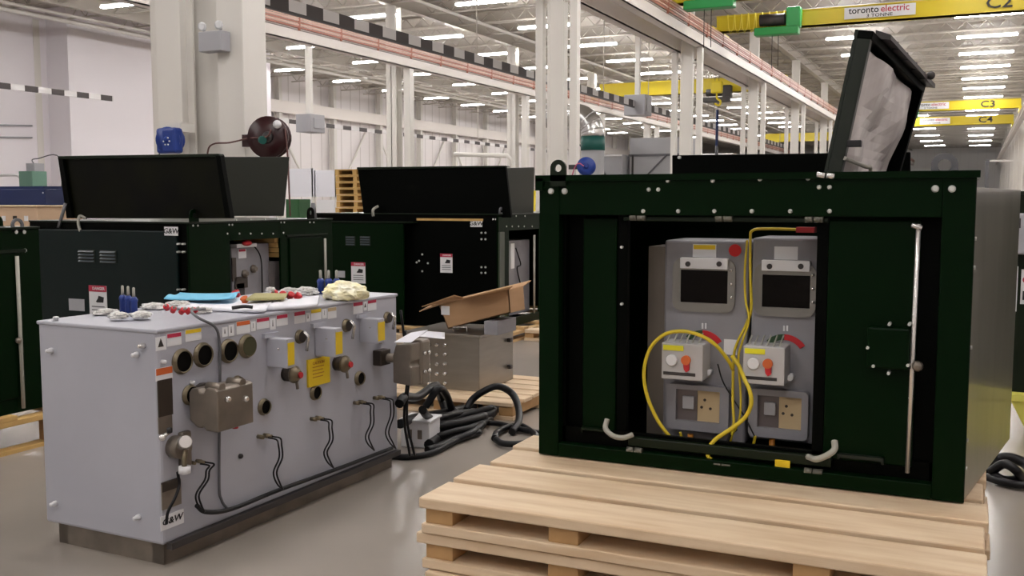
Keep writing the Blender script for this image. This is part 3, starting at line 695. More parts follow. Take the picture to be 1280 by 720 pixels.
# labels
def tl(name, u0, v0, u1, v1, mm, out=.0025, parent=None, base=0.):
    a = tp(u0, v0); b = tp(u1, v0); c = tp((u0+u1)/2, v1); h = (a.z+b.z)/2-c.z; zc = (a.z+b.z)/2
    return B(base, out, a.y, b.y, zc-h, zc).build(name, mm, parent or T0)
def label(u0, v0, u1, v1, hm, hh=.34):
    l = tl('warning_label', u0, v0, u1, v1, lwhite)
    tl('label_header', u0+.4, v0+.5, u1-.4, v0+(v1-v0)*hh, hm, .004, l, .0025)
    return l
def icon(u0, v0, u1, v1):
    l = tl('icon_label', u0, v0, u1, v1, lwhite)
    a = tp(u0+3, v1-4); b = tp(u1-3, v1-4); c = tp((u0+u1)/2, v0+2); MB().poly([(.0025, a.y, a.z), (.0025, b.y, a.z), (.0025, (a.y+b.y)/2, c.z)], (.0015, 0, 0)).build('symbol', darkst, l)
icon(194, 421, 207, 438); label(208, 416, 226, 432, redL); label(231, 411, 251, 426, yellowL)
icon(277, 409, 284, 421); icon(285, 406, 292, 420); label(295, 401, 312, 417, orange); icon(313, 402, 319, 414); label(320, 397, 336, 411, redL)
icon(337, 398, 344, 412); label(345, 393, 359, 407, redL); label(367, 389, 381, 404, redL); icon(382, 391, 387, 402); label(388, 386, 401, 400, yellowL); icon(402, 386, 408, 398); label(409, 384, 420, 398, beige)
label(441, 377, 453, 392, redL); icon(454, 377, 458, 388); label(459, 374, 470, 388, redL)
l = label(194, 459, 215, 475, orange, .55)
# sight windows, brown
tl('sight_window', 196, 474, 214, 520, darkb, .006); tl('sight_window', 197, 520, 214, 541, brown, .006)
tl('sight_window', 201, 602, 225, 634, brown, .006); tl('window_shade', 201, 600, 223, 612, darkb, .008)
gl = tl('brand_label', 200, 641, 229, 659, lwhite, .003)
p = tp(214.5, 649.5); text('G&W', .04, (.004, p.y, p.z), FX, blackL, gl, sx=1.25, shear=.2)
# bushing wells
def well(u, v, r=.05, cap=None, lever=False, dep=.02):
    p = tp(u, v, dep); t = bpy.data.objects.new('bushing_well', None); C.objects.link(t); t.parent = T0; t.location = (0, p.y, p.z)
    MB().lathe([(0, r*1.15), (.006, r*1.15), (.008, r), (dep, r*1.02), (dep+.003, r*.96), (dep-.003, r*.9), (.008, r*.88)], (0, 0, 0), (1, 0, 0), 24).build('flange', brass, t)
    MB().cyl((.004, 0, 0), (dep-.004 if cap is None else dep+.002, 0, 0), r*.9, n=20).build('bore', cap or welld, t)
    if lever:
        MB().tube([(dep+.01, 0, r*.9), (dep+.03, .01, 0), (dep+.01, .02, -r*2.3)], .009, 8).build('lever', chrome, t)
    return t
well(231, 452); well(257, 444); well(289, 439); well(312, 433, cap=mat('well_green', (.05, .05, .02), .4))
well(333, 509, .036); well(397, 491, .036); well(452, 473, .036)
well(378, 421, .032, darkb, True); well(436, 407, .032, darkb, True); well(487, 397, .03, darkb, True)
# wells behind the motor housing
well(241, 494, .04); well(300, 480, .034, darkb)
# red-centred operators
def oper(u, v, r=.05):
    p = tp(u, v, .05); t = bpy.data.objects.new('switch_operator', None); C.objects.link(t); t.parent = T0; t.location = (0, p.y, p.z)
    MB().lathe([(0, r*.9), (.03, r*.9), (.04, r*.6), (.08, r*.6)], (0, 0, 0), (1, 0, 0), 20).build('hub', darkb, t)
    MB().lathe([(.05, r*1.05), (.062, r*1.05), (.07, r*.8), (.09, r*.5)], (0, 0, 0), (1, 0, 0), 22).build('dial', brass, t)
    MB().cyl((.088, 0, 0), (.1, 0, 0), r*.36, n=14).build('red_centre', red, t)
    MB().tube([(.06, .01, -r*.8), (.065, .012, -r*1.8)], .008, 6).build('pointer', brown, t)
oper(367, 468, .042); oper(430, 455, .044)
# square boxes with yellow side labels
def cbox(u0, v0, u1, v1, out=.12):
    # u0..u1-10: the side turned to the camera; the last ten pixels: the narrow outward face
    vm = (v0+v1)/2; a = tp(u0+3, vm, 0.); out = te(u1-9, vm, a.y).x; b = tp(u1, vm, out); zt = te(u1-9, v0, a.y).z; zb = te(u1-9, v1, a.y).z
    c = B(0, out, a.y, b.y, zb, zt).build('contact_box', tankm, T0, .006)
    # in the picture the narrow yellow label sits on the right side of the outward face
    B(out, out+.003, a.y+.004, b.y-.003, zb+.015, zt-.02).build('yellow_label', yellowL, c)
    MB().cyl((out*.6, a.y-.004, (zt+zb)/2+.02), (out*.6, a.y+.01, (zt+zb)/2+.02), .005, n=8).build('screw', chrome, c)
    B(.0, .02, a.y-.03, b.y+.02, zt, zt+.022).build('mounting_flange', tankm, c)
cbox(330, 424, 368, 461); cbox(390, 411, 428, 447); cbox(446, 399, 481, 430)
ys = tl('warning_plate', 383, 447, 410, 481, yellowL, .012)
p = tp(396, 460); text('CAUTION', .022, (.013, p.y, p.z+.03), FX, mat('amber_ink', (.45, .2, .01), .6), ys)
for i in range(4): B(.012, .0135, p.y-.05, p.y+.045-.01*(i % 2), p.z+.008-.018*i, p.z+.013-.018*i).build('print_line', MATS['amber_ink'], ys)
# motor housing on the face
def housing(u0, v0, u1, v1, out0, out1, mm=brown):
    a = tp(u0, (v0+v1)/2, out1); b = tp(u1, (v0+v1)/2, out1); zt = tp((u0+u1)/2, v0, out1).z; zb = tp((u0+u1)/2, v1, out1).z
    return a.y, b.y, zb, zt
ya, yb, zb, zt = housing(272, 481, 317, 532, 0, .2)
mo = bpy.data.objects.new('motor_housing', None); C.objects.link(mo); mo.parent = T0; mo.location = (0, ya, zb)
hw, hh = yb-ya, zt-zb
MB().poly([(.035, 0, .03), (.08, 0, .0), (.105, 0, 0), (.115, 0, .012), (.13, 0, -.01), (.2, 0, -.01), (.2, 0, hh-.01), (.185, 0, hh), (.135, 0, hh), (.12, 0, hh-.025), (.1, 0, hh-.025), (.09, 0, hh-.008), (.05, 0, hh-.01), (.035, 0, hh-.03)], (0, hw, 0)).build('cast_case', brown, mo, .006)
MB().cyl((.0, hw*.5, hh*.55), (.05, hw*.5, hh*.55), hh*.42, n=20).build('neck', darkb, mo)
for yy, zz, r in ((hw*.25, hh*.7, .014), (hw*.75, hh*.6, .014)): MB().lathe([(0, r), (.012, r), (.018, r*.6)], (.2, yy, zz), (1, 0, 0), 12).build('cover_bolt', chrome, mo)
MB().tube([(.1, hw*1.05, hh*.9), (.13, hw*1.15, hh*.7), (.1, hw*1.2, hh*.5)], .01, 6).build('crank', chrome, mo)
MB().cyl((.13, hw*.8, -.005), (.13, hw*.8, -.035), .014, n=10).build('red_plug', red, mo)
# fill valve, pressure gauge and hose at the near corner
p = tp(230, 560, .06); v_ = bpy.data.objects.new('drain_valve', None); C.objects.link(v_); v_.parent = T0; v_.location = p
MB().cyl((-.06, 0, 0), (.0, 0, 0), .05, n=20).build('back_disc', brown, v_); MB().lathe([(0, .03), (.02, .032), (.03, .024), (.07, .024), (.075, .03), (.09, .026)], (0, 0, .02), (.6, -.5, .25), 14).build('chrome_body', chrome, v_)
MB().tube([(.03, -.02, .0), (.03, -.03, -.04), (.03, -.03, -.08)], .011, 8).build('elbow', brass, v_)
MB().lathe([(0, .018), (.0, .026), (.03, .026), (.035, .012)], (.03, -.03, -.07), (0, 0, -1), 14).build('white_cap', white, v_)
B(-.06, -.03, .02, .08, -.1, .06).build('bracket', brown, v_, .01)
p = tp(203, 547, .04); MB().ball(p, .016).cyl(p, p+Vector((0, .05, .02)), .009, n=8).build('small_valve', chrome, T0); q = tp(212, 541, .05); MB().lathe([(0, .012), (.02, .012), (.024, .006)], q, (0, 0, 1), 10).build('valve_knob', black, T0)
for yy in (hw*.15, hw*.72): MB().cyl((.115, yy, hh+.0), (.198, yy, hh+.0), .02, n=12).build('top_lobe', brown, mo)
p = tp(300, 570); MB().lathe([(0, .012), (.01, .012), (.015, .007)], p, (1, 0, 0), 12).build('port_plug', darkst, T0)
for u, v in ((238, 478), (202, 452), (474, 428)):
    p = tp(u, v); MB().lathe([(0, .009), (.02, .009), (.024, .004)], p, (1, .1, 0), 10).build('small_fitting', white, T0)
# cable glands with thin loops
def gland(u, v, end, r=.012):
    p = tp(u, v, .03)
    MB().cyl((0, p.y-.045, p.z+.004), (.035, p.y-.045, p.z+.004), r*.9).build('cable_gland', [brass], T0)
    gl_ = MB().lathe([(0, r), (.03, r), (.031, r*.7), (.05, r*.7)], (0, p.y, p.z), (1, 0, 0), 12).build('cable_gland', [brass], T0)
    for k in (0, 1):
        pts = [(.05, p.y-k*.03, p.z), (.085, p.y+.02-k*.03, p.z-.01)]
        for (uu, vv) in end: q = tp(uu-k*4, vv, .06); pts.append((.06, q.y, q.z))
        q = tp(end[-1][0]+4, end[-1][1]+8, .05); pts.append((.05, q.y, q.z))
        MB().tube(smooth(pts), .0045, 6).build('thin_cable', cablem, gl_)
gland(336, 545, [(352, 556), (353, 572), (346, 590), (350, 604)])
gland(401, 523, [(415, 535), (416, 550), (409, 565), (413, 577)])
gland(454, 503, [(467, 515), (467, 530), (461, 545), (464, 555)])
gland(478, 497, [(492, 505), (492, 520), (486, 540), (491, 553)])
gland(252, 577, [(262, 588), (260, 600), (249, 618), (252, 632)], .009)
wire([tp(222, 590, .05), tp(224, 606, .05), tp(219, 622, .06), tp(210, 640, .05), tp(208, 655, .04)], .0065).build('drop_cable', cablem, T0)
wire([(-.25, .55, TT+.03), (-.12, .33, TT+.05), (-.0, .25, TT+.03), tp(268, 408, .03), tp(274, 425, .012), tp(275, 470, .012), tp(274, 600, .012), tp(277, 625, .012), tp(285, 637, .012)], .0065).build('long_grey_cable', greyc, T0)
wire([tp(246, 632, .05), tp(258, 640, .04), tp(290, 636, .03), tp(350, 612, .03), tp(430, 583, .03), tp(490, 560, .03)], .011).build('bundled_cable', cablem, T0)
B(.0, .03, .02, TL-.02, TB-.02, TB+.01).build('base_shadow_strip', darkst, T0)  # dark strip standing in for the black shadow along the base
# dark cables hanging at the far end
for k in range(2):
    wire([(.02+.03*k, TL+.01, .95-.12*k), (.05, TL+.03+.02*k, .6), (.03+.02*k, TL+.02, .3), (.05+.02*k, TL+.05+.02*k, .06)], .008).build('end_cable', cablem, T0)
# ------------------------------------------------------------------ things lying on the tank
def tw(x, y, z=0.): return T0.location+Matrix.Rotation(TR, 3, 'Z') @ Vector((x, y, z))
def top_uv(u, v, z=TT+.006): return on_z(u, v, z)
def sheet(name, pix, z, th, mm, lab, cat, group=None, curl=0.):
    pts = [on_z(u, v, z) for u, v in pix]; n = 8; vs = []; fs = []
    for i in range(n+1):
        for j in range(n+1):
            s_, t_ = i/n, j/n; p = pts[0].lerp(pts[1], s_).lerp(pts[3].lerp(pts[2], s_), t_)
            p.z = z+curl*(abs(s_-.5)**2*3+.4*math.sin(6*t_+3*s_))**2; vs.append(p)
    for i in range(n):
        for j in range(n): a_ = i*(n+1)+j; fs.append((a_, a_+1, a_+n+2, a_+n+1))
    o = MB().add(vs, fs, 0, True).build(name, mm); m_ = o.modifiers.new('s', 'SOLIDIFY'); m_.thickness = th; m_.offset = 1
    return tag(o, lab, cat, group)
zt_ = TT+.0075
sheet('paper_sheet', [(222, 387), (330, 392), (345, 377), (240, 372)], zt_+.001, .012, paper, 'white paper sheets spread in the middle of the grey tank top', 'paper', None, .008)
sheet('blue_folder', [(205, 376), (290, 376), (300, 369), (225, 368)], zt_+.03, .006, bluepap, 'light blue folder lying on the white papers on the tank', 'folder', None, .015)
sheet('white_cloth', [(334, 389), (396, 385), (400, 374), (345, 380)], zt_+.001, .018, paper, 'folded white cloth along the tank edge before the booklet', 'cloth', None, .008)
sheet('khaki_booklet', [(308, 376), (355, 375), (360, 369), (318, 369)], zt_+.03, .012, khaki, 'khaki booklet lying on the papers on the tank', 'booklet')
def crumple(name, c, sx, sy_, sz, mm, lab, cat, seed=1, group=None, n=5):
    import mathutils.noise as nz
    mb = MB(); import bmesh
    bm = bmesh.new(); bmesh.ops.create_icosphere(bm, subdivisions=4, radius=1)
    for v in bm.verts:
        f_ = 1+.28*nz.noise(v.co*2.2+Vector((seed*3.1, 0, 0)))+.12*nz.noise(v.co*7+Vector((0, seed, 0)))
        v.co = Vector((v.co.x*sx*f_, v.co.y*sy_*f_, max(v.co.z*f_, -.55)*sz))
    me = bpy.data.meshes.new(name); bm.to_mesh(me); bm.free(); me.materials.append(mm); me.polygons.foreach_set('use_smooth', [False]*len(me.polygons))
    o = bpy.data.objects.new(name, me); C.objects.link(o); o.location = c+Vector((0, 0, .55*sz)); return tag(o, lab, cat, group)
c = top_uv(432, 374, zt_); crumple('plastic_bag', c, .125, .11, .065, bag, 'crumpled yellow and white plastic bag on the far end of the tank', 'bag', 3)
c = top_uv(192, 386, zt_); crumple('plastic_wrap', c, .07, .06, .02, clear, 'crumpled clear plastic wrap between the blue and red caps on the tank', 'plastic wrap', 5)
c = top_uv(132, 393, zt_); crumple('plastic_wrap', c, .05, .06, .018, clear, 'crumpled clear plastic wrap beside the danger sticker, near tank corner', 'plastic wrap', 9)
for i_, (u_, v_, a_, lab_) in enumerate(((148, 398, .045, 'clear plastic wrap at the front edge of the tank before the near blue connectors'), (176, 397, .05, 'clear plastic wrap right of the near blue connectors'), (222, 383, .06, 'clear plastic wrap behind the row of red caps'), (338, 365, .03, 'clear plastic wrap around the far red caps'), (362, 366, .05, 'small clear wrap left of the far blue connectors'))):
    crumple('plastic_wrap', top_uv(u_, v_, zt_+.009), a_, a_*.9, .02, clear, lab_, 'plastic wrap', 20+i_*3)
c = top_uv(252, 391, zt_); crumple('plastic_wrap', c, .05, .05, .018, clear, 'crumpled clear plastic wrap right of the red caps on the tank', 'plastic wrap', 12)
c = top_uv(383, 368, zt_); crumple('plastic_wrap', c, .08, .06, .03, clear, 'crumpled clear plastic wrap beside the far blue connectors', 'plastic wrap', 15)
def cap(name, loc, mm, lab, group, r=.02, h=.06, tip=True, rx=0., rz=0., tipm=None):
    t = thing(name, lab, 'connector', loc, rz, group); t.rotation_euler = (rx, 0, rz)
    MB().lathe([(0, r), (h*.7, r), (h*.75, r*1.15), (h*.85, r*1.15), (h, r*.7)], (0, 0, 0), (0, 0, 1), 14).build('body', mm, t)
    if tip: MB().lathe([(0, r*.45), (h*.5, r*.4), (h*.55, r*.2)], (0, 0, h), (0, 0, 1), 10).build('tip', tipm or webb, t)
for i, (u, v) in enumerate(((154, 390), (161, 391), (168, 393))):
    cap('blue_connector', top_uv(u, v, zt_), blueC, 'blue connector with pale tip in the cluster beside the near danger sticker', 'blue connectors at the near end of the tank', .016, .085, rz=.3, rx=.0)
for i, (u, v) in enumerate(((401, 367), (411, 367), (421, 367))):
    cap('blue_connector', top_uv(u, v, zt_), blueC, 'blue connector with pale tip standing behind the yellow bag', 'blue connectors at the far end of the tank', .02, .09)
for i, (u, v) in enumerate(((209, 386), (216, 389), (226, 391), (233, 391), (240, 391))):
    cap('red_cap', top_uv(u, v, zt_+.02), red, 'small red cap lying in the row on clear wrap before the blue folder', 'red caps before the blue folder', .013, .028, True, .9, .5+.5*i)
for i, (u, v) in enumerate(((346, 370), (354, 371), (362, 372), (370, 373))):
    cap('red_cap', top_uv(u, v, zt_+.02), red, 'small red cap in the cluster behind the white cloth', 'red caps behind the white cloth', .018, .035, i == 0, .8, .6*i)
cap('red_cap', top_uv(296, 370, zt_+.02), red, 'red cap at the right corner of the blue folder', None, .022, .03, False, .6)
cap('orange_cap', top_uv(307, 377, zt_+.02), orange, 'orange cap at the left end of the khaki booklet', None, .018, .03, False, .6)
cap('white_plug', top_uv(70, 401, zt_), white, 'small white plug on the near left corner of the tank top', None, .012, .02, False)
o = wire([top_uv(316, 384, zt_+.03), top_uv(305, 383, zt_+.035), top_uv(290, 385, zt_+.03)], .009).build('black_clip', black); tag(o, 'small black strap lying on the white papers', 'strap')
# ------------------------------------------------------------------ row of green enclosures along the aisle
def sticker(parent, x, y, z, w, h, face='y'):
    s = B(x-w/2, x+w/2, y-.003, y, z-h/2, z+h/2).build('warning_label', lwhite, parent)
    hd = B(x-w/2, x+w/2, y-.005, y-.003, z+h*.32, z+h/2).build('label_header', redL, s)
    text('DANGER', w*.17, (x+w*.06, y-.006, z+h*.41), FY, lwhite, s, 'heading')
    MB().poly([(x-w*.05, y-.003, z-.0*h), (x+w*.3, y-.003, z), (x+w*.34, y-.003, z+h*.16), (x+w*.05, y-.003, z+h*.2), (x-w*.02, y-.003, z+h*.1), (x-w*.12, y-.003, z+h*.02)], (0, -.002, 0)).build('symbol', blackL, s)
    mb = MB()
    for i in range(3): mb.box(x-w*.36, x+w*.36, y-.005, y-.003, z-h*(.14+.1*i), z-h*(.11+.1*i))
    mb.build('print', greyc, s); return s
def vents(parent, x0, x1, y, z0, z1, n=4):
    v = B(x0, x1, y-.004, y, z0, z1).build('vent', lidG, parent)
    for i in range(n):
        z = z0+(z1-z0)*(i+.3)/n; h = (z1-z0)/n*.5
        MB().hexa([(x0+.01, y-.004, z), (x1-.01, y-.004, z), (x1-.01, y-.001, z), (x0+.01, y-.001, z), (x0+.01, y-.018, z), (x1-.01, y-.018, z), (x1-.01, y-.004, z+h), (x0+.01, y-.004, z+h)]).build('louver', louvm, v)
def side_enclosure(label, X, ya, yb, xa, z0, z1, front_only=False, gear_u=None, lugs=(), fb=(), rod=None, opening=None, rim=True):
    """box whose narrow end faces the camera (-Y) and whose door side faces the aisle (+X)"""
    t = thing('padmount_enclosure', label, 'electrical enclosure', (X, ya, z0))
    Dx, L, h = X-xa, yb-ya, z1-z0
    o0, o1, ot = opening if opening else (.3*L, .6*L, h-.17)
    # shell with a hole on the door side
    MB().box(-.02, 0, 0, o0, 0, h).box(-.02, 0, o1, L, 0, h).box(-.02, 0, o0, o1, ot, h).box(-.02, 0, o0, o1, 0, .1).build('front_frame', green, t, .003)
    B(-Dx, -.02, 0, .02, 0, h).build('end_panel', blackp, t)  # shaded end: green turned near-black in its colour
    B(-Dx, -.02, L-.02, L, 0, h).build('end_panel', green, t); B(-Dx, -Dx+.02, .02, L-.02, 0, h).build('rear_panel', green, t)
    B(-Dx-.0, .012, -.012, L+.0, h, h+.014).build('roof_panel', greenL, t, .003)
    B(-.5, -.02, max(.02, o0-.08), min(L-.02, o1+.1), .02, .03).build('floor_pan', blackp, t)
    return t, (Dx, L, h)
def local(t, p): return p-t.location
louvm = mat('louver_metal', (.05, .065, .075), .35)
# --- enclosure I (left)
XI, yI, yI2 = -5.6, 6.0, 7.92
o0, o1 = on_x(288, 330, XI).y-yI, on_x(351, 330, XI).y-yI
ot = on_x(320, 299, XI).z-.24
tI, (Dx, L, h) = side_enclosure('green enclosure with tinted blue sheen behind the grey tank, lid up', XI, yI, yI2, -7.38, .24, 1.42, opening=(o0, o1, ot))
l = lambda u, v, X=XI: on_x(u, v, X)-tI.location
k = lambda u, v, Y=yI: on_y(u, v, Y)-tI.location
a = k(41, 286, yI-.03); b_ = k(220, 283, yI-.03)
dp = B(a.x, b_.x, -.03, -.002, .03, a.z).build('door_panel', mat('sheen_tinted_green', (.001, .008, .008), .3, spec=.2, coat=.1), tI, .008); dp['label'] = 'dark door panel with a bluish reflection tinted into its colour'  # the bluish reflection is mixed into the base colour
x0 = k(98, 320, yI-.03); x1 = k(119, 320, yI-.03); zt = k(100, 312, yI-.03).z; zb = k(100, 328, yI-.03).z
vents(tI, x0.x, x1.x, -.03, zb, zt); x0 = k(125, 320, yI-.03); x1 = k(146, 320, yI-.03); vents(tI, x0.x, x1.x, -.03, zb, zt)
c = k(213, 289, yI-.04); gl = B(c.x-.07, c.x+.07, -.034, -.03, c.z-.035, c.z+.035).build('brand_label', lwhite, tI); text('G&W', .058, (c.x, -.0355, c.z), FY, blackL, gl, sx=1.15, shear=.15)
c = k(123, 378, yI-.03); sticker(tI, c.x, -.03, c.z, .2, .28)
c = k(96, 381, yI-.03); B(c.x-.09, c.x+.09, -.033, -.03, c.z-.05, c.z+.05).build('name_plate', greybox, tI)
for u, v in ((222, 305), (228, 305), (222, 315), (228, 315), (222, 362), (228, 362)):
    c = k(u, v, yI-.03); MB().cyl((c.x, -.036, c.z), (c.x, -.0, c.z), .008, n=8).build('bolt', boltm, tI)
def header_bolts(t, f, pts, r=.008):
    for u, v in pts:
        c = f(u, v); MB().cyl((-.002, c.y, c.z), (.006, c.y, c.z), r, n=8).build('bolt', boltm, t)
header_bolts(tI, l, ((295,275),(313,274),(331,274),(347,274),(286,281),(290,281),(351,278),(355,278),(241,282),(247,282),(387,278),(392,278),(284,292),(299,292),(313,292),(327,292),(341,292),(354,291)))
lug(tI, 0, l(243, 270).y, l(243, 274).z-.03, .05, .02, .06, green, 'x'); lug(tI, 0, l(389, 268).y, l(389, 270).z-.03, .05, .022, .06, blackp, 'x')
a, b_ = l(357, 294), l(408, 294); B(.0, .02, a.y, b_.y, a.z-.012, a.z).build('drip_ledge', greenL, tI)
B(.0, .015, a.y+.04, l(401, 300).y, .12, a.z-.03).build('door', green, tI, .004)
c = l(403, 298); MB().cyl((.03, c.y, c.z), (.03, c.y, c.z-.55), .012, n=8).build('locking_rod', webb, tI)
c = l(397, 262); MB().cyl((-.05, c.y, h), (-.05, c.y, h+.16), .035, .02, n=10).build('grey_post', greyc, tI)
# gear inside I
def gear_inside(t, f, u0, u1, v0, v1, X, dep, extra=True):
    a, b_ = f(u0, v0, X-dep), f(u1, v0, X-dep); zt = f((u0+u1)/2, v0, X-dep).z; zb = f((u0+u1)/2, v1, X-dep).z
    g_ = B(-dep-.25, -dep, a.y, b_.y, max(zb, .04), zt).build('gear_panel', gearm, t, .006)
    def q(name, uu, vv, w, h_, mm, o=.01): c = f(uu, vv, X-dep+o); return B(-dep, -dep+o, c.y-w/2, c.y+w/2, c.z-h_/2, c.z+h_/2).build(name, mm, g_)
    return g_, q
gg, q = gear_inside(tI, l, 289, 336, 305, 372, XI, .12)
q('label', 303, 317, .1, .08, lwhite); q('label_header', 303, 313, .08, .02, redL, .014); q('window', 302, 353, .16, .1, darkb); q('lower_plate', 301, 363, .1, .12, darkst); q('latch', 293, 337, .05, .2, darkb)
for u, v in ((305, 342), (316, 336)):
    c = l(u, v, XI-.12); MB().lathe([(0, .035), (.02, .035), (.025, .02), (.04, .02)], (-.12, c.y, c.z), (1, 0, 0), 14).build('dial', brown, gg)
c = l(322, 320, XI-.12); wire([(-.1, c.y-.1, c.z+.12), (-.09, c.y, c.z), (-.1, c.y+.03, c.z-.2), (-.1, c.y+.02, c.z-.5)], .006).build('wire', cablem, gg)
a, b_ = l(337, 310, XI-.1), l(349, 310, XI-.1); B(-.4, -.1, a.y, b_.y, .05, l(340, 299, XI-.1).z-.2).build('gear_side', mat('gear_beige', (.2, .18, .18), .5), tI)
a, b_ = l(342, 297, XI-.05), l(352, 297, XI-.05)
for i in range(4):
    o = B(XI-.5, XI-.04+.0*i, a.y+yI+.03*i, b_.y+yI-.01*i, .24+a.z-.045-.045*i, .24+a.z-.006-.045*i).build('timber_slat', woodO); tag(o, 'short pine slat stacked inside the opening of the left green enclosure', 'wood', 'pine slats in the enclosure opening')
a, b_ = l(297, 298, XI-.05), l(322, 304, XI-.05)
B(-.3, -.06, a.y, b_.y, b_.z-.03, b_.z).build('shelf_pack', lwhite, tI); c = l(311, 304, XI-.03); MB().ball((-.05, c.y, c.z), .03, sq=(1, 2, .8)).build('red_cap', red, tI)
# lids of I
def lid(t, pix, Y, th, mm, org, name='lid', axis='y'):
    o = slab(name, pix, Y, th, mm, t, org, axis); return o
o = lid(tI, [(83, 273), (287, 273), (273, 193), (74, 196)], yI+.08, .03, lidm, tI.location); o['label'] = 'raised lid showing its dark underside'
# folded edge strips of the lid
lid(tI, [(72, 199), (275, 196), (273, 192), (72, 195)], yI+.05, .06, greenL, tI.location, 'lid_flange')
lid(tI, [(72, 196), (78, 197), (90, 273), (83, 273)], yI+.05, .05, blackp, tI.location, 'lid_flange')
lid(tI, [(269, 194), (275, 194), (288, 273), (281, 273)], yI+.05, .05, blackp, tI.location, 'lid_flange')
p0 = [on_x(285, 270, XI-.1), on_x(355, 270, XI-.1), on_x(362, 196, XI-.02), on_x(276, 196, XI-.02)]
MB().poly([p-tI.location for p in p0], (-.03, 0, 0)).build('lid', lidG, tI, .005)['label'] = 'raised lid seen from its outer side, light on it put into the grey-green colour'
c = k(101, 270, yI+.0); wire([(c.x+.03, .02, c.z-.02), (c.x, -.01, c.z+.0), (c.x-.01, -.02, c.z-.06), (c.x+.01, -.02, c.z-.13)], .012).build('pale_strap', webb, tI)
a = k(82, 254, yI+.03); b_ = k(73, 285, yI-.02); MB().cyl(a, b_, .014, n=8).build('gas_strut', greyc, tI)
# --- enclosure 0 (cut by the left edge)
t0, (Dx, L0_, h) = side_enclosure('dark green enclosure at the left edge on a pine pallet', -5.55, 2.7, 4.58, -6.9, .24, 1.42, opening=(.5, 1.1, 1.0))
f0 = lambda u, v, X=-5.55: on_x(u, v, X)-t0.location
B(0, .015, 1.2, 1.72, .1, 1.03).build('door', green, t0, .004); c = f0(30, 313); B(.0, .02, 1.1, c.y, c.z-.01, c.z+.01).build('drip_ledge', greenL, t0)
a, b_ = f0(17, 320), f0(24, 510); MB().tube([(.03, a.y, a.z), (.03, a.y, b_.z)], .012, 8).build('locking_rod', webb, t0); c = f0(20, 425); MB().ball((.035, c.y-.01, c.z), .02).build('knob', brown, t0)
header_bolts(t0, f0, ((20, 290), (30, 290), (31, 313)), .012)
lug(t0, 0, f0(22, 272).y, h-.02, .045, .026, .045, greyc, 'x')
o = lug(t0, -.3, f0(36, 272).y, h, .045, .022, .04, green, 'x')
# --- enclosure II (further along the aisle)
XII = -4.85; yII = 10.04
t2, (D2, L2, h2) = side_enclosure('larger black-looking green enclosure behind the cardboard box', XII, yII, yII+2.6, -7.35, .14, 1.44, opening=(.28, 1.15, 1.12))
k2 = lambda u, v, Y=yII: on_y(u, v, Y)-t2.location
l2 = lambda u, v, X=XII: on_x(u, v, X)-t2.location
a, b_ = k2(330, 277, yII-.12), k2(504, 277, yII-.12)
B(a.x, b_.x, -.12, -.09, .04, a.z).build('door_panel', green, t2, .01)['label'] = 'green door panel standing proud of the end face'
B(a.x, b_.x+.12, -.13, -.0, a.z, a.z+.015).build('door_cap', greenL, t2)
for u0, u1 in ((432, 444), (450, 463)):
    x0, x1 = k2(u0, 300, yII-.12).x, k2(u1, 300, yII-.12).x
    vents(t2, x0, x1, -.12, k2(u0, 307, yII-.12).z, k2(u0, 295, yII-.12).z, 4)
c = k2(448, 341, yII-.12); sticker(t2, c.x, -.12, c.z, .2, .25)
c = k2(433, 343, yII-.12); B(c.x-.12, c.x-.02, -.123, -.12, c.z-.04, c.z+.04).build('name_plate', greybox, t2)
c = k2(558, 329); sticker(t2, c.x, 0, c.z, .16, .22)
c = k2(595.5, 279.5); gl = B(c.x-.075, c.x+.075, -.004, 0, c.z-.038, c.z+.038).build('brand_label', lwhite, t2); text('G&W', .064, (c.x, -.0055, c.z), FY, blackL, gl, sx=1.15)
for u, v in ((602,291),(607,291),(602,299),(607,299),(602,334),(607,334),(602,341),(607,341),(528,318),(521,328),(524,326),(535,329),(528,339)):
    c = k2(u, v); MB().cyl((c.x, -.008, c.z), (c.x, 0, c.z), .012, n=8).build('bolt', boltm, t2)
a, b_ = k2(521, 274), k2(604, 273); B(a.x, b_.x, -.006, 0, a.z-.015, a.z+.012).build('yellow_strip', woodO, t2)
header_bolts(t2, l2, ((616,274),(619,274),(634,270),(645,270),(656,270),(633,283),(640,283),(648,283),(655,283),(665,283)), .01)
MB().box(-.0, .02, 0, .12, .02, h2-.19).build('corner_post', mat('olive_grey', (.05, .06, .045), .4), t2)
c = l2(616, 265); lug(t2, 0, .08, h2-.02, .05, .022, .06, greyc, 'x')
gg, q = gear_inside(t2, l2, 634, 662, 300, 392, XII, .15)
q('label', 641, 320, .1, .3, lwhite); c = l2(648, 330, XII-.15); wire([(-.13, c.y-.12, c.z+.2), (-.12, c.y, c.z), (-.13, c.y-.08, c.z-.05), (-.13, c.y+.05, c.z-.3)], .008).build('wire', cablem, gg)
c = l2(665, 300); MB().cyl((.03, c.y, 1.05), (.03, c.y, .1), .014, n=8).build('locking_rod', webb, t2)
org = t2.location
o = lid(t2, [(455, 272), (639, 272), (632, 208), (447, 211)], yII+.1, .04, blackp, org); o['label'] = 'large raised lid with black underside'
lid(t2, [(446, 212), (635, 209), (632, 207), (446, 209)], yII+.07, .08, greenL, org, 'lid_flange')
p0 = [on_x(634, 268, XII-.1), on_x(667, 268, XII-.1), on_x(668, 209, XII-.02), on_x(631, 210, XII-.02)]
MB().poly([p-org for p in p0], (-.03, 0, 0)).build('lid', lidG, t2, .005)['label'] = 'raised lid, outer side with its light put into the grey-green colour'
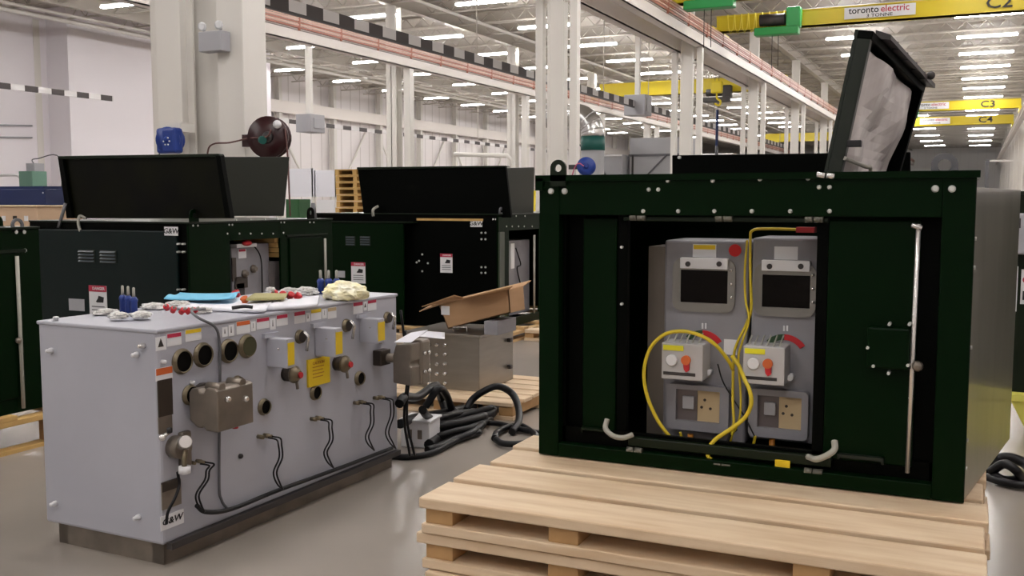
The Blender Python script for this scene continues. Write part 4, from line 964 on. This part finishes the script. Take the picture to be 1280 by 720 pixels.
c = k2(470, 262, yII+.05); wire([(c.x+.03, .05, c.z+.04), (c.x-.0, -.01, c.z+.0), (c.x, -.01, c.z-.08)], .018).build('pale_strap', webb, t2)
# pallets beneath
def low_pallet(lab, loc, Lx, Ly, h=.14, mm=woodY, grp=None, nb=6):
    t = thing('pallet', lab, 'pallet', loc, 0, grp)
    for i in range(nb): y = i*(Ly-.14)/(nb-1); B(0, Lx, y, y+.14, h-.03, h).build('deck_board', mm, t, .004)
    for x in (0, Lx/2-.05, Lx-.1): B(x, x+.1, .01, Ly-.01, h-.065, h-.03).build('bearer', mm, t, .003)
    for x in (0, Lx/2-.05, Lx-.1):
        for y in (.01, Ly/2-.07, Ly-.16): B(x+.002, x+.098, y, y+.14, .025, h-.065).build('block', woodD, t)
    for x in (0, Lx/2-.05, Lx-.1): B(x, x+.1, .01, Ly-.01, 0, .025).build('bottom_board', mm, t)
    return t
low_pallet('pine pallet under the leftmost green enclosure', (-7.1, 2.6, 0), 1.62, 2.1, .24, woodO)
low_pallet('pine pallet under the left green enclosure behind the grey tank', (-7.4, 5.95, 0), 1.85, 2.0, .24, woodO)
low_pallet('pine pallet under the larger enclosure, seen past the cardboard box', (-7.3, 9.85, 0), 2.6, 2.9, .14, woodY)
tag(B(-6.9, -4.75, 9.55, 9.7, 0, .09).build('timber_beam', wood), 'long pine timber on the floor before the larger enclosure', 'timber')
t = pallet('pine pallet beside the large enclosure, edge on, by the aisle', (-4.65, 10.3, 0), 1.3, 1.6, 5, .2, group='spare pallet by the aisle'); del t['group']
# ------------------------------------------------------------------ stainless box, cardboard box, cables
sx1_, sy0_ = -3.42, 6.74
pallet('pine pallet under the stainless steel box', (-4.2, 6.45, 0), 1.2, 1.1, 6, .15, .03, .07, .03, None)
t = thing('stainless_cabinet', 'low stainless steel control box on a pine pallet, between tank and green enclosure', 'control box', (sx1_, sy0_, .13))
B(-.66, 0, 0, .62, 0, .42).build('body', steel, t, .006); B(-.67, .01, -.01, .63, .42, .44).build('cover', steel, t, .004)
for r_ in range(5):
    for c_ in range(3):
        q_ = on_y(537+c_*10, 431+r_*12, sy0_)-t.location; MB().lathe([(0, .017), (-.012, .017), (-.026, .01)], (q_.x, 0, q_.z), (0, 1, 0), 8).build('connector', chrome, t)
for zz in (.12, .34): B(0, .03, .5, .54, zz-.015, zz+.015).build('latch', darkst, t)
# motor drive head carried on a shaft at the far end of the tank
ym = 1.66; ox1 = te(514, 455, ym).x; ox0 = te(491, 455, ym).x; zt2 = te(505, 430, ym).z; zb2 = te(505, 482, ym).z; yd = tp(536, 455, ox1).y
t = bpy.data.objects.new('motor_drive', None); C.objects.link(t); t.parent = T0; t.location = (0, ym, zb2); hh = zt2-zb2
MB().poly([(ox0, 0, .01), (ox1, 0, 0), (ox1, 0, hh*.45), (ox1-.01, 0, hh*.48), (ox1-.01, 0, hh*.56), (ox1, 0, hh*.6), (ox1, 0, hh), (ox0+.02, 0, hh-.01), (ox0, 0, hh*.7)], (0, (yd-ym)*.5, 0)).build('case', brown, t, .006)
B(ox0+.02, ox1+.012, (yd-ym)*.5, yd-ym, -.01, hh+.012).build('end_case', brown, t, .014)
for i in range(2):
    for j in range(2): MB().lathe([(0, .012), (.01, .012), (.014, .007)], (ox1+.012, (yd-ym)*(.62+.25*j), hh*(.28+.45*i)), (1, 0, 0), 10).build('bolt', chrome, t)
pz = hh*.62; MB().cyl((0, .0, pz), (ox0+.03, .05, pz), .028, n=14).build('shaft', brown, t); B(.0, .06, -.05, .05, pz-.04, pz+.05).build('coupling', darkb, t, .006)
o = wire([T0.matrix_basis @ Vector((ox1-.02, ym+.02, zt2+.005)), T0.matrix_basis @ Vector((ox1-.04, ym+.0, zt2+.03))], .002)
q_ = [T0.matrix_basis @ Vector(v_) for v_ in ((ox0+.01, ym+.0, zt2+.004), (ox1, ym, zt2+.01), (ox1+.04, ym+.12, zt2+.07), (ox0+.06, ym+.1, zt2+.05))]
tag(MB().poly(q_, (0, 0, .003)).build('paper_note', paper), 'curled white paper on top of the brown motor drive', 'paper')
# carton
zc_ = .13+.44
c0 = [on_y(u, v, sy0_+.12) for u, v in ((560, 411), (638, 391))]
t = thing('cardboard_box', 'open brown cardboard box tilted on top of the stainless box', 'box', (c0[0].x, sy0_+.12, c0[0].z))
o_ = t.location
bx = c0[1]-o_; up = on_y(548, 380, sy0_+.12)-o_; up2 = on_y(636, 362, sy0_+.12)-o_
dy = Vector((0, .26, 0))
th = .008
MB().poly([Vector((0, 0, 0)), bx, up2, up], (0, th, 0)).build('front_wall', cardb, t)
MB().poly([Vector((0, 0, 0))+dy, bx+dy, up2+dy, up+dy], (0, th, 0)).build('back_wall', cardb, t)
MB().poly([Vector((0, 0, 0)), dy, up+dy, up], (th, 0, 0)).build('end_wall', cardb, t); MB().poly([bx, bx+dy, up2+dy, up2], (-th, 0, 0)).build('end_wall', cardb, t)
MB().poly([Vector((0, 0, 0)), bx, bx+dy, dy], (0, 0, th)).build('bottom', cardb, t)
mid = up.lerp(up2, .33)
MB().poly([up+Vector((0, 0, 0)), up+dy, up+dy+Vector((-.14, .0, -.01)), up+Vector((-.13, -.08, -.06))], (0, 0, .006)).build('flap', cardb, t)
MB().poly([up+Vector((.03, 0, .0)), mid+Vector((.03, 0, .01)), mid+Vector((-.02, -.08, .035)), up+Vector((-.1, -.09, -.02))], (0, 0, .006)).build('flap', cardb, t)
MB().poly([mid, up2+Vector((0, 0, 0)), up2+Vector((.08, -.1, .035)), mid+Vector((.09, -.12, .02))], (0, 0, .006)).build('flap', cardb, t)
MB().poly([up+dy, up2+dy, up2+dy+Vector((.02, .12, .04)), up+dy+Vector((.02, .12, .02))], (0, 0, .006)).build('flap', cardb, t)
q_ = Vector((0, 0, 0)).lerp(up, .75); B(q_.x+.005, q_.x+.08, -.004, 0, q_.z-.035, q_.z+.035).build('white_sticker', lwhite, t)
# grey block and bracket supporting the carton
p = on_y(605, 418, sy0_+.06); q_ = on_y(622, 399, sy0_+.06)
tag(B(p.x, q_.x, sy0_+.06, sy0_+.4, .57, q_.z-.02).build('support_block', gearm, None, .004), 'small grey block under the right end of the cardboard box', 'block')
p = on_y(566, 412, sy0_+.1)
tag(MB().tube([(p.x, sy0_+.11, .572), (p.x, sy0_+.11, .61), (p.x+.12, sy0_+.11, .61), (p.x+.12, sy0_+.11, .572)], .006, 6).build('bracket', chrome), 'thin metal bracket below the left end of the cardboard box', 'bracket')
sheet('paper_sheet', [(525, 421), (556, 424), (556, 416), (530, 414)], .575, .004, paper, 'white paper on the stainless box beside the cardboard box', 'paper')
# white junction box
a = on_z(508, 559, 0); t = thing('junction_box', 'small white junction box on the floor at the far end of the tank', 'junction box', (a.x, a.y, 0), R(8))
B(-.04, .16, 0, .2, 0, .17).build('case', lwhite, t, .008); B(-.05, .17, -.01, .21, .17, .185).build('cover', white, t, .004)
for i in range(2): B(.01+.07*i, .04+.07*i, -.004, 0, .06, .12).build('knockout', brown, t)
# cables on the floor
def fc(u, v, z=.03): return on_z(u, v, z)
cl = [([(499,505,.4),(506,496,.42),(522,496,.34),(545,482,.32),(552,500,.15),(562,525,.05),(580,535,.03)], .028),
      ([(536,556,.03),(545,549,.03),(562,540,.04),(590,527,.05),(612,519,.06),(618,512,.08)], .034),
      ([(534,563,.03),(548,559,.03),(565,551,.03),(588,542,.04),(604,530,.05)], .026),
      ([(500,530,.2),(520,522,.16),(545,518,.12),(575,512,.08),(600,506,.08)], .03),
      ([(528,512,.3),(534,520,.2),(548,528,.12),(575,520,.1),(615,510,.1)], .026),
      ([(490,570,.02),(512,571,.02),(540,566,.02),(575,548,.03),(600,540,.03)], .02),
      ([(583,512,.1),(590,500,.16),(603,490,.22),(622,483,.26),(640,492,.2),(648,510,.12),(648,528,.06),(640,540,.03)], .026),
      ([(605,528,.03),(625,530,.03),(645,535,.03),(672,541,.03),(690,543,.03)], .02),
      ([(618,548,.03),(622,540,.03),(635,534,.03),(650,532,.03),(662,538,.03),(670,545,.03),(662,552,.03),(645,555,.03),(628,554,.03),(620,549,.03)], .022)]
cl += [([(530,540,.05),(552,533,.1),(580,527,.1),(606,520,.08)], .03), ([(528,525,.16),(550,522,.15),(575,516,.12),(592,514,.06)], .024), ([(540,548,.04),(565,540,.07),(590,534,.06),(614,524,.04)], .022),
       ([(532,508,.22),(548,486,.34),(558,494,.25),(566,512,.12),(584,522,.08)], .026)]
labs = ['thick black cable looping up beside the end of the tank', 'thick black cable across the middle of the floor pile', 'black cable along the front of the floor pile', 'black cable at the back of the pile before the steel box', 'black cable draped down over the floor pile', 'thin black cable at the front edge of the pile', 'black cable arching up in front of the stainless box', 'black cable running right toward the pallet stack', 'black cable coil lying alone on the floor', 'black cable buried in the middle of the floor pile', 'thinner black cable on top of the pile beside the white junction box', 'thin black cable winding through the right of the pile', 'black cable hooped below the brown motor drive']
for i, (pts, r) in enumerate(cl):
    tag(MB().tube(smooth([on_z(u, v, max(z, r)) for u, v, z in pts], 8), r, 10).build('floor_cable', cablem), labs[i], 'cable')
# right-hand cable heap
for i, (pts, r) in enumerate((([(1234,588,.03),(1243,575,.06),(1262,572,.08),(1282,580,.06),(1290,592,.03)], .03), ([(1233,596,.03),(1255,603,.03),(1280,607,.03),(1300,608,.03)], .022), ([(1238,590,.06),(1255,580,.12),(1270,588,.1),(1275,598,.03),(1255,600,.03),(1240,592,.05)], .026))):
    tag(MB().tube(smooth([on_z(u, v, max(z, r)) for u, v, z in pts], 8), r, 10).build('floor_cable', cablem), ('upper black cable of the heap at the right edge', 'flat black cable in front of the heap at the right edge', 'coiled black cable in the heap at the right edge')[i], 'cable')
# ------------------------------------------------------------------ right-edge enclosure
yR = 6.95; pl = on_y(1258, 480, yR); z0 = on_y(1270, 490, yR).z; z1 = on_y(1270, 243, yR).z
t = thing('padmount_enclosure', 'olive green enclosure with grey box and danger stickers at the right edge', 'electrical enclosure', (pl.x, yR, z0))
B(.0, 1.5, 0, 1.1, 0, z1-z0).build('body', greenL, t, .006); B(-.02, 1.52, -.02, 1.12, z1-z0, z1-z0+.02).build('roof_panel', greenL, t)
r_ = lambda u, v, d=0: on_y(u, v, yR+d)-t.location
a, b_ = r_(1264, 318, -.14), r_(1292, 267, -.14); gb = B(a.x, b_.x, -.14, 0, a.z, b_.z).build('grey_box', greybox, t, .012)
c = r_(1276, 279, -.14); B(c.x-.02, c.x+.0, -.143, -.14, c.z-.03, c.z+.03).build('slot', darkst, gb); B(c.x+.02, c.x+.12, -.143, -.14, c.z-.03, c.z+.03).build('slot', lwhite, gb)
for (u0, v0, u1, v1) in ((1263, 389, 1273, 333), (1275, 380, 1290, 337)):
    a, b_ = r_(u0, v0, -.003), r_(u1, v1, -.003); s = B(a.x, b_.x, -.004, 0, a.z, b_.z).build('danger_label', lwhite, t)
    w, h_ = b_.x-a.x, b_.z-a.z
    MB().lathe([(0, w*.36), (-.002, w*.36)], ((a.x+b_.x)/2, -.004, a.z+h_*.7), (0, 1, 0), 20).build('red_symbol', redL, s)
    MB().box(a.x+w*.2, b_.x-w*.2, -.006, -.004, a.z+h_*.12, a.z+h_*.38).build('black_symbol', blackL, s)
B(-.03, .0, -.02, .3, .0, z1-z0-.06).build('hinge_edge', greyc, t)
t = thing('yellow_crate', 'yellow tapered plastic base under the olive enclosure at the right edge', 'base', (pl.x, yR, 0))
MB().hexa([(.2, .0, 0), (1.4, .0, 0), (1.4, 1.0, 0), (.2, 1.0, 0), (.0, -.03, z0), (1.46, -.03, z0), (1.46, 1.06, z0), (.0, 1.06, z0)]).build('shell', yelP, t, .01)
B(.03, 1.42, -.045, -.02, z0-.05, z0-.01).build('rim', yelP, t)
# ------------------------------------------------------------------ reels and lamp on the near columns
def reel(name, u, v, Y, r, w, mm, lab, ax, hosem, hub=None):
    c = on_y(u, v, Y); t = thing(name, lab, 'hose reel', c)
    ax = Vector(ax).normalized()
    MB().lathe([(-w/2, r*.3), (-w/2, r), (-w/2+.02, r), (-w/2+.03, r*.72), (w/2-.03, r*.72), (w/2-.02, r), (w/2, r), (w/2, r*.3)], (0, 0, 0), ax, 28).build('spool', mm, t)
    MB().lathe([(w/2, r*.28), (w/2+.03, r*.24), (w/2+.04, r*.1)], (0, 0, 0), ax, 16).build('hub', hub or mm, t)
    return t
t = reel('hose_reel', 337, 172, 9.25, .24, .13, darkred, 'dark red round hose reel on the right side of the big near column', (.35, -1, 0), hose, darkst)
B(-.36, -.16, -.05, .05, -.1, .04).build('mounting_bracket', darkred, t); MB().ball((.16, -.06, .14), .05).build('guide_roller', white, t)
w_ = wire([(.12, -.12, .08), (.05, -.12, .0), (-.2, -.12, -.01), (-.5, -.1, -.05), (-.74, -.1, -.06), (-.85, -.08, -.16), (-.87, -.06, -.5)], .01).build('hose', hose, t)
MB().tube([(-.02, -.12, -.03), (.02, -.14, -.04)], .045, 10).build('swivel', teal, t)
wire([(.22, 0, .1), (.25, 0, -.2), (.27, 0, -.9)], .01).build('hose', hose, t)
t = reel('hose_reel', 213, 175, 8.95, .15, .14, blue, 'blue square-bodied hose reel on the left side of the big near column', (.3, -1, 0), hose)
B(-.15, .15, -.085, .06, -.16, .14).build('housing', blue, t, .035)
for i in range(6):
    w = i*PI/3; MB().cyl((.03+.045*math.cos(w), -.09, -.02+.045*math.sin(w)), (.03+.045*math.cos(w), -.1, -.02+.045*math.sin(w)), .009, n=8).build('rivet', white, t)
wire([(-.14, 0, .08), (-.17, 0, .0), (-.18, 0, -.4)], .009).build('hose', greyc, t); B(-.2, .1, .06, .3, .1, .2).build('bracket', colm, t)
t = reel('hose_reel', 733, 208, 20.3, .2, .2, blue, 'small blue hose reel beside the triple column behind the large enclosure', (.3, -1, 0), hose)
wire([(.0, -.16, .0), (-.1, -.16, .06), (-.22, -.1, .0), (-.35, 0, -.25)], .012).build('hose', mat('pink_hose', (.55, .1, .2), .5), t); B(-.4, -.1, -.04, .04, -.06, .04).build('mounting_bracket', darkst, t)
c = on_y(268, 52, 9.19); t = thing('emergency_light', 'white twin-head emergency light box high on the near column', 'emergency light', c)
B(-.17, .17, -.08, .08, -.12, .11).build('battery_box', greybox, t, .01)
for x in (-.15, .1):
    MB().lathe([(0, .03), (.03, .05), (.05, .052), (.055, .03)], (x, 0, .18), (.2, -1, -.1), 16).build('lamp_head', lens, t); MB().cyl((x, 0, .11), (x, .0, .17), .015, n=8).build('swivel', greybox, t)
# ------------------------------------------------------------------ background machines
def floorbox(name, u0, v_top, u1, Y, d, mm, lab, cat, zb=0.):
    a, b_ = on_y(u0, v_top, Y), on_y(u1, v_top, Y); z = (a.z+b_.z)/2
    return a.x, b_.x, z
# pale grey machine house behind the columns
Yb = 33
x0, x1, z1 = floorbox('', 787, 172, 838, Yb, 2, None, '', '')
t = thing('machine_housing', 'tall pale grey machine housing behind the third column cluster', 'machine', (x0, Yb, 0)); w = x1-x0
B(0, w+.6, 0, 2, 0, z1).build('cabinet', machine, t, .02); zl = on_y(810, 194, Yb).z; B(-.02, w+.62, -.05, 0, zl-.04, zl+.04).build('rail', greyc, t); B(.1, .16, -.05, 0, 0, zl).build('stile', darkst, t)
MB().cyl((w-.1, -.06, zl), (w-.9, -.06, zl-.8), .03, n=6).build('brace', greyc, t)
x0, x1, z1 = floorbox('', 747, 194, 787, Yb, 2, None, '', '')
t = thing('machine_housing', 'lower pale grey machine housing left of the tall one', 'machine', (x0, Yb-.5, 0)); w = x1-x0
B(-.2, w-.1, 0, 2, 0, z1).build('cabinet', machine, t, .02); MB().cyl((-.5, -.06, z1+.4), (.7, -.06, z1-.9), .03, n=6).build('brace', greyc, t); B(-.2, w-.1, -.04, 0, z1-.06, z1).build('rail', lampb, t)
# elbow duct
c = on_y(741, 188, 31); zt = on_y(741, 171, 31).z
t = thing('exhaust_duct', 'shiny metal elbow duct on a dark green collar behind the triple column', 'duct', (c.x, 31, 0)); rr = .38
MB().cyl((0, 0, c.z), (0, 0, zt), rr+.02, n=24).build('green_collar', teal, t); MB().cyl((0, 0, 0), (0, 0, c.z), rr, n=20).build('riser', machine, t)
pts = [(0, 0, zt-.02), (0, 0, zt+.1)]
for i in range(1, 11): a_ = i*PI/20; pts.append((-.62*(1-math.cos(a_)), 0, zt+.1+.62*math.sin(a_)))
pts += [(-.9, 0, zt+.72), (-1.7, 0, zt+.72)]
MB().tube(pts, rr, 20).build('elbow', ductm, t)
for i in (2, 4, 6):
    p_, q_ = Vector(pts[i]), Vector(pts[i+1]); dd = (q_-p_).normalized(); MB().cyl(p_-dd*.02, p_+dd*.02, rr+.012, n=20).build('seam', ductm, t)
# white partition panels and green cabinet, distant left of centre
for (u0, u1, vt, Y, lab) in ((360, 392, 211, 30, 'left white partition board behind the raised lids'), (392, 421, 213, 30.2, 'right white partition board beside the pallet stack')):
    a, b_ = on_y(u0, vt, Y), on_y(u1, vt, Y); t = thing('partition_board', lab, 'board', (a.x, Y, 0)); B(0, b_.x-a.x-.02, 0, .05, on_y(u0, 246, Y).z, a.z).build('board', paper, t); w = b_.x-a.x
    B(0, .06, .0, .06, 0, a.z).box(w-.1, w-.04, 0, .06, 0, a.z).build('posts', colm, t); B(.1, w-.12, 0, .04, .2, on_y(u0, 250, Y).z).build('lower_board', lwhite, t)
a, b_ = on_y(357, 249, 22), on_y(374, 249, 22); t = thing('green_cabinet', 'small green cabinet below the white partition boards', 'cabinet', (a.x, 22, 0)); B(0, b_.x-a.x, 0, .5, 0, a.z).build('body', gcab, t, .01); B(.03, b_.x-a.x-.03, -.015, 0, .05, a.z-.05).build('door', gcab, t)
# tall stack of pallets
Yp = 19; a = on_y(420, 262, Yp); b_ = on_y(458, 262, Yp); w = b_.x-a.x; zt = on_y(440, 209, Yp).z; nst = int(zt/.145)
def dpallet(i):
    t = thing('pallet', '', 'pallet', (a.x, Yp, i*.145), 0, 'tall stack of pine pallets behind the lids')
    B(0, 1.1, 0, 1.0, .115, .14).build('deck', woodO, t); B(0, 1.1, 0, 1.0, 0, .02).build('bottom_deck', woodO, t)
    for x in (0, .48, 1.0): B(x, x+.1, .0, 1.0, .02, .115).build('bearer', woodO, t)
    return t
p0 = dpallet(0)
for i in range(nst):
    lab = 'pine pallet in the tall stack behind the raised lids' if i < nst-1 else 'topmost pallet of the tall stack behind the raised lids'
    if i == 0: p0['label'] = lab
    else: copy_tree(p0, (a.x+random.uniform(-.02, .02), Yp, i*.145), lab)
# far left clutter: navy bin, tan board, green machine
Yl = 11.0
a, b_ = on_y(-60, 237, Yl), on_y(56, 237, Yl)
t = thing('navy_bin', 'dark navy steel bin at the left edge behind the enclosures', 'bin', (a.x, Yl, 0)); B(0, b_.x-a.x, 0, .8, 0, a.z).build('body', navy, t, .01); B(0, b_.x-a.x-.4, .3, .7, a.z, a.z+.05).build('lid', navy, t)
c = on_y(54, 241, Yl)-t.location; MB().cyl((c.x, -.01, c.z), (c.x, .01, c.z), .012, n=8).build('hole', lwhite, t)
Yt = 8.2; a, b_ = on_y(-70, 258, Yt), on_y(46, 258, Yt)
t = thing('tan_crate', 'tan wooden crate at the left edge in front of the navy bin', 'crate', (a.x, Yt, 0)); B(0, b_.x-a.x, 0, .7, 0, a.z).build('body', tan, t, .006); B(-.02, b_.x-a.x+.02, -.02, .72, a.z, a.z+.015).build('lid', wood, t)
for i in range(3): q_ = on_y(5+14*i, 273, Yt)-t.location; B(q_.x-.035, q_.x+.03, -.004, 0, q_.z-.03, q_.z+.03).build('label', lwhite if i != 1 else darkb, t)
Yg = 24; a, b_ = on_y(23, 214, Yg), on_y(40, 214, Yg); t = thing('green_machine', 'mint green machine cabinet against the left wall', 'machine', (a.x, Yg, 0)); w = b_.x-a.x
B(0, w, 0, .6, 0, a.z).build('body', mint, t, .02); z2 = on_y(30, 204, Yg).z; B(w*.4, w, .1, .5, a.z, z2).build('head', greybox, t); MB().tube(smooth([(0, .2, a.z-.6), (-.2, .2, a.z-.2), (-.45, .2, a.z-.12), (-1.6, .2, a.z-.12)]), .05, 8).build('pipe', lampb, t)
MB().tube(smooth([(w*.6, .3, z2), (w*.5, .3, z2+.12), (w*.9, .3, z2+.16), (w+1, .3, z2+.16), (w+1.0, .3, z2-1.5)]), .02, 6).build('conduit', greyc, t)
# far right clutter beyond the main enclosure
Yq = 30
a, b_ = on_y(1232, 200, Yq), on_y(1262, 245, Yq)
t = thing('storage_rack', 'grey post rack far down the aisle right of the large enclosure', 'rack', (a.x, Yq, 0)); w = b_.x-a.x+1.2
for x in (0, w): B(x, x+.1, 0, .1, 0, a.z).build('post', greyc, t)
for z in (.4, 1.1, 1.75): B(0, w+.1, 0, .9, z, z+.08).build('shelf', greyc, t)
B(.15, w-.3, .1, .7, 1.19, 1.6).build('shelf_box', tan, t); B(0, w, .02, .05, a.z-.05, a.z).build('top_bar', colm, t)
for i, (u, wd, hh, mm, lab) in enumerate(((1150, 2.2, 2.3, machine, 'pale machine cabinet far down the right-hand aisle'), (1196, 1.8, 2.0, darkst, 'dark machine far down the right-hand aisle'), (1222, 1.4, 1.5, tan, 'tan crates far down the right-hand aisle'))):
    c = on_y(u, 230, 70); t = thing(('machine_cabinet', 'dark_machine', 'crate_stack')[i], lab, 'machine' if i < 2 else 'crates', (c.x, 70+3*i, 0)); B(0, wd, 0, 2, 0, hh).build('body', mm, t, .03); B(.2, wd-.3, -.05, 0, .3, hh-.5).build('door', mm, t)
# a few distant items seen low between columns
for i, (u, v, Y, wd, mm, lab, nm) in enumerate(((880, 192, 60, 3.5, lampb, 'white machine hood far off behind the black rear lid', 'machine_hood'), (1000, 196, 70, 4, craney, 'yellow machine frame far off left of the raised hood', 'yellow_machine'), (905, 205, 45, 4, machine, 'grey machine line behind the black rear lid', 'machine_line'))):
    c = on_y(u, v, Y); t = thing(nm, lab, 'machine', (c.x-wd/2, Y, 0)); B(0, wd, 0, 2, 0, c.z).build('body', mm, t, .03); B(.2, wd-.2, -.04, 0, .4, c.z-.3).build('door', mm, t)
t = thing('pipe_rail', 'white handrail pipe on the far wall above the large raised lid', 'pipe', (-20, 36, 0)); a, b_ = on_y(568, 196, 36), on_y(640, 200, 36)
MB().tube([(a.x+20, 0, a.z+.1), (b_.x+19.8, 0, a.z), (b_.x+20, 0, a.z-.2), (b_.x+20, 0, 0)], .09, 8).build('pipe', colm, t)
# yellow post beside lid II
c = on_z(668, 300, 1.0); 
a = on_y(668, 238, 16); t = thing('yellow_post', 'slim yellow guard post left of the large enclosure', 'post', (a.x, 16, 0)); MB().cyl((-.05, 0, 0), (0, 0, a.z), .05, .03, n=10).build('post', craney, t)
# ------------------------------------------------------------------ world and view
w = bpy.data.worlds.new('world'); bpy.context.scene.world = w; w.use_nodes = True
w.node_tree.nodes['Background'].inputs[0].default_value = (.8, .85, 1, 1); w.node_tree.nodes['Background'].inputs[1].default_value = .2
sc = bpy.context.scene
sc.view_settings.view_transform = 'Standard'; sc.view_settings.look = 'None'; sc.view_settings.exposure = 0; sc.view_settings.gamma = 1
sc.view_settings.use_curve_mapping = False
sc.cycles.use_denoising = True; sc.cycles.max_bounces = 6; sc.cycles.diffuse_bounces = 4; sc.cycles.sample_clamp_indirect = 8
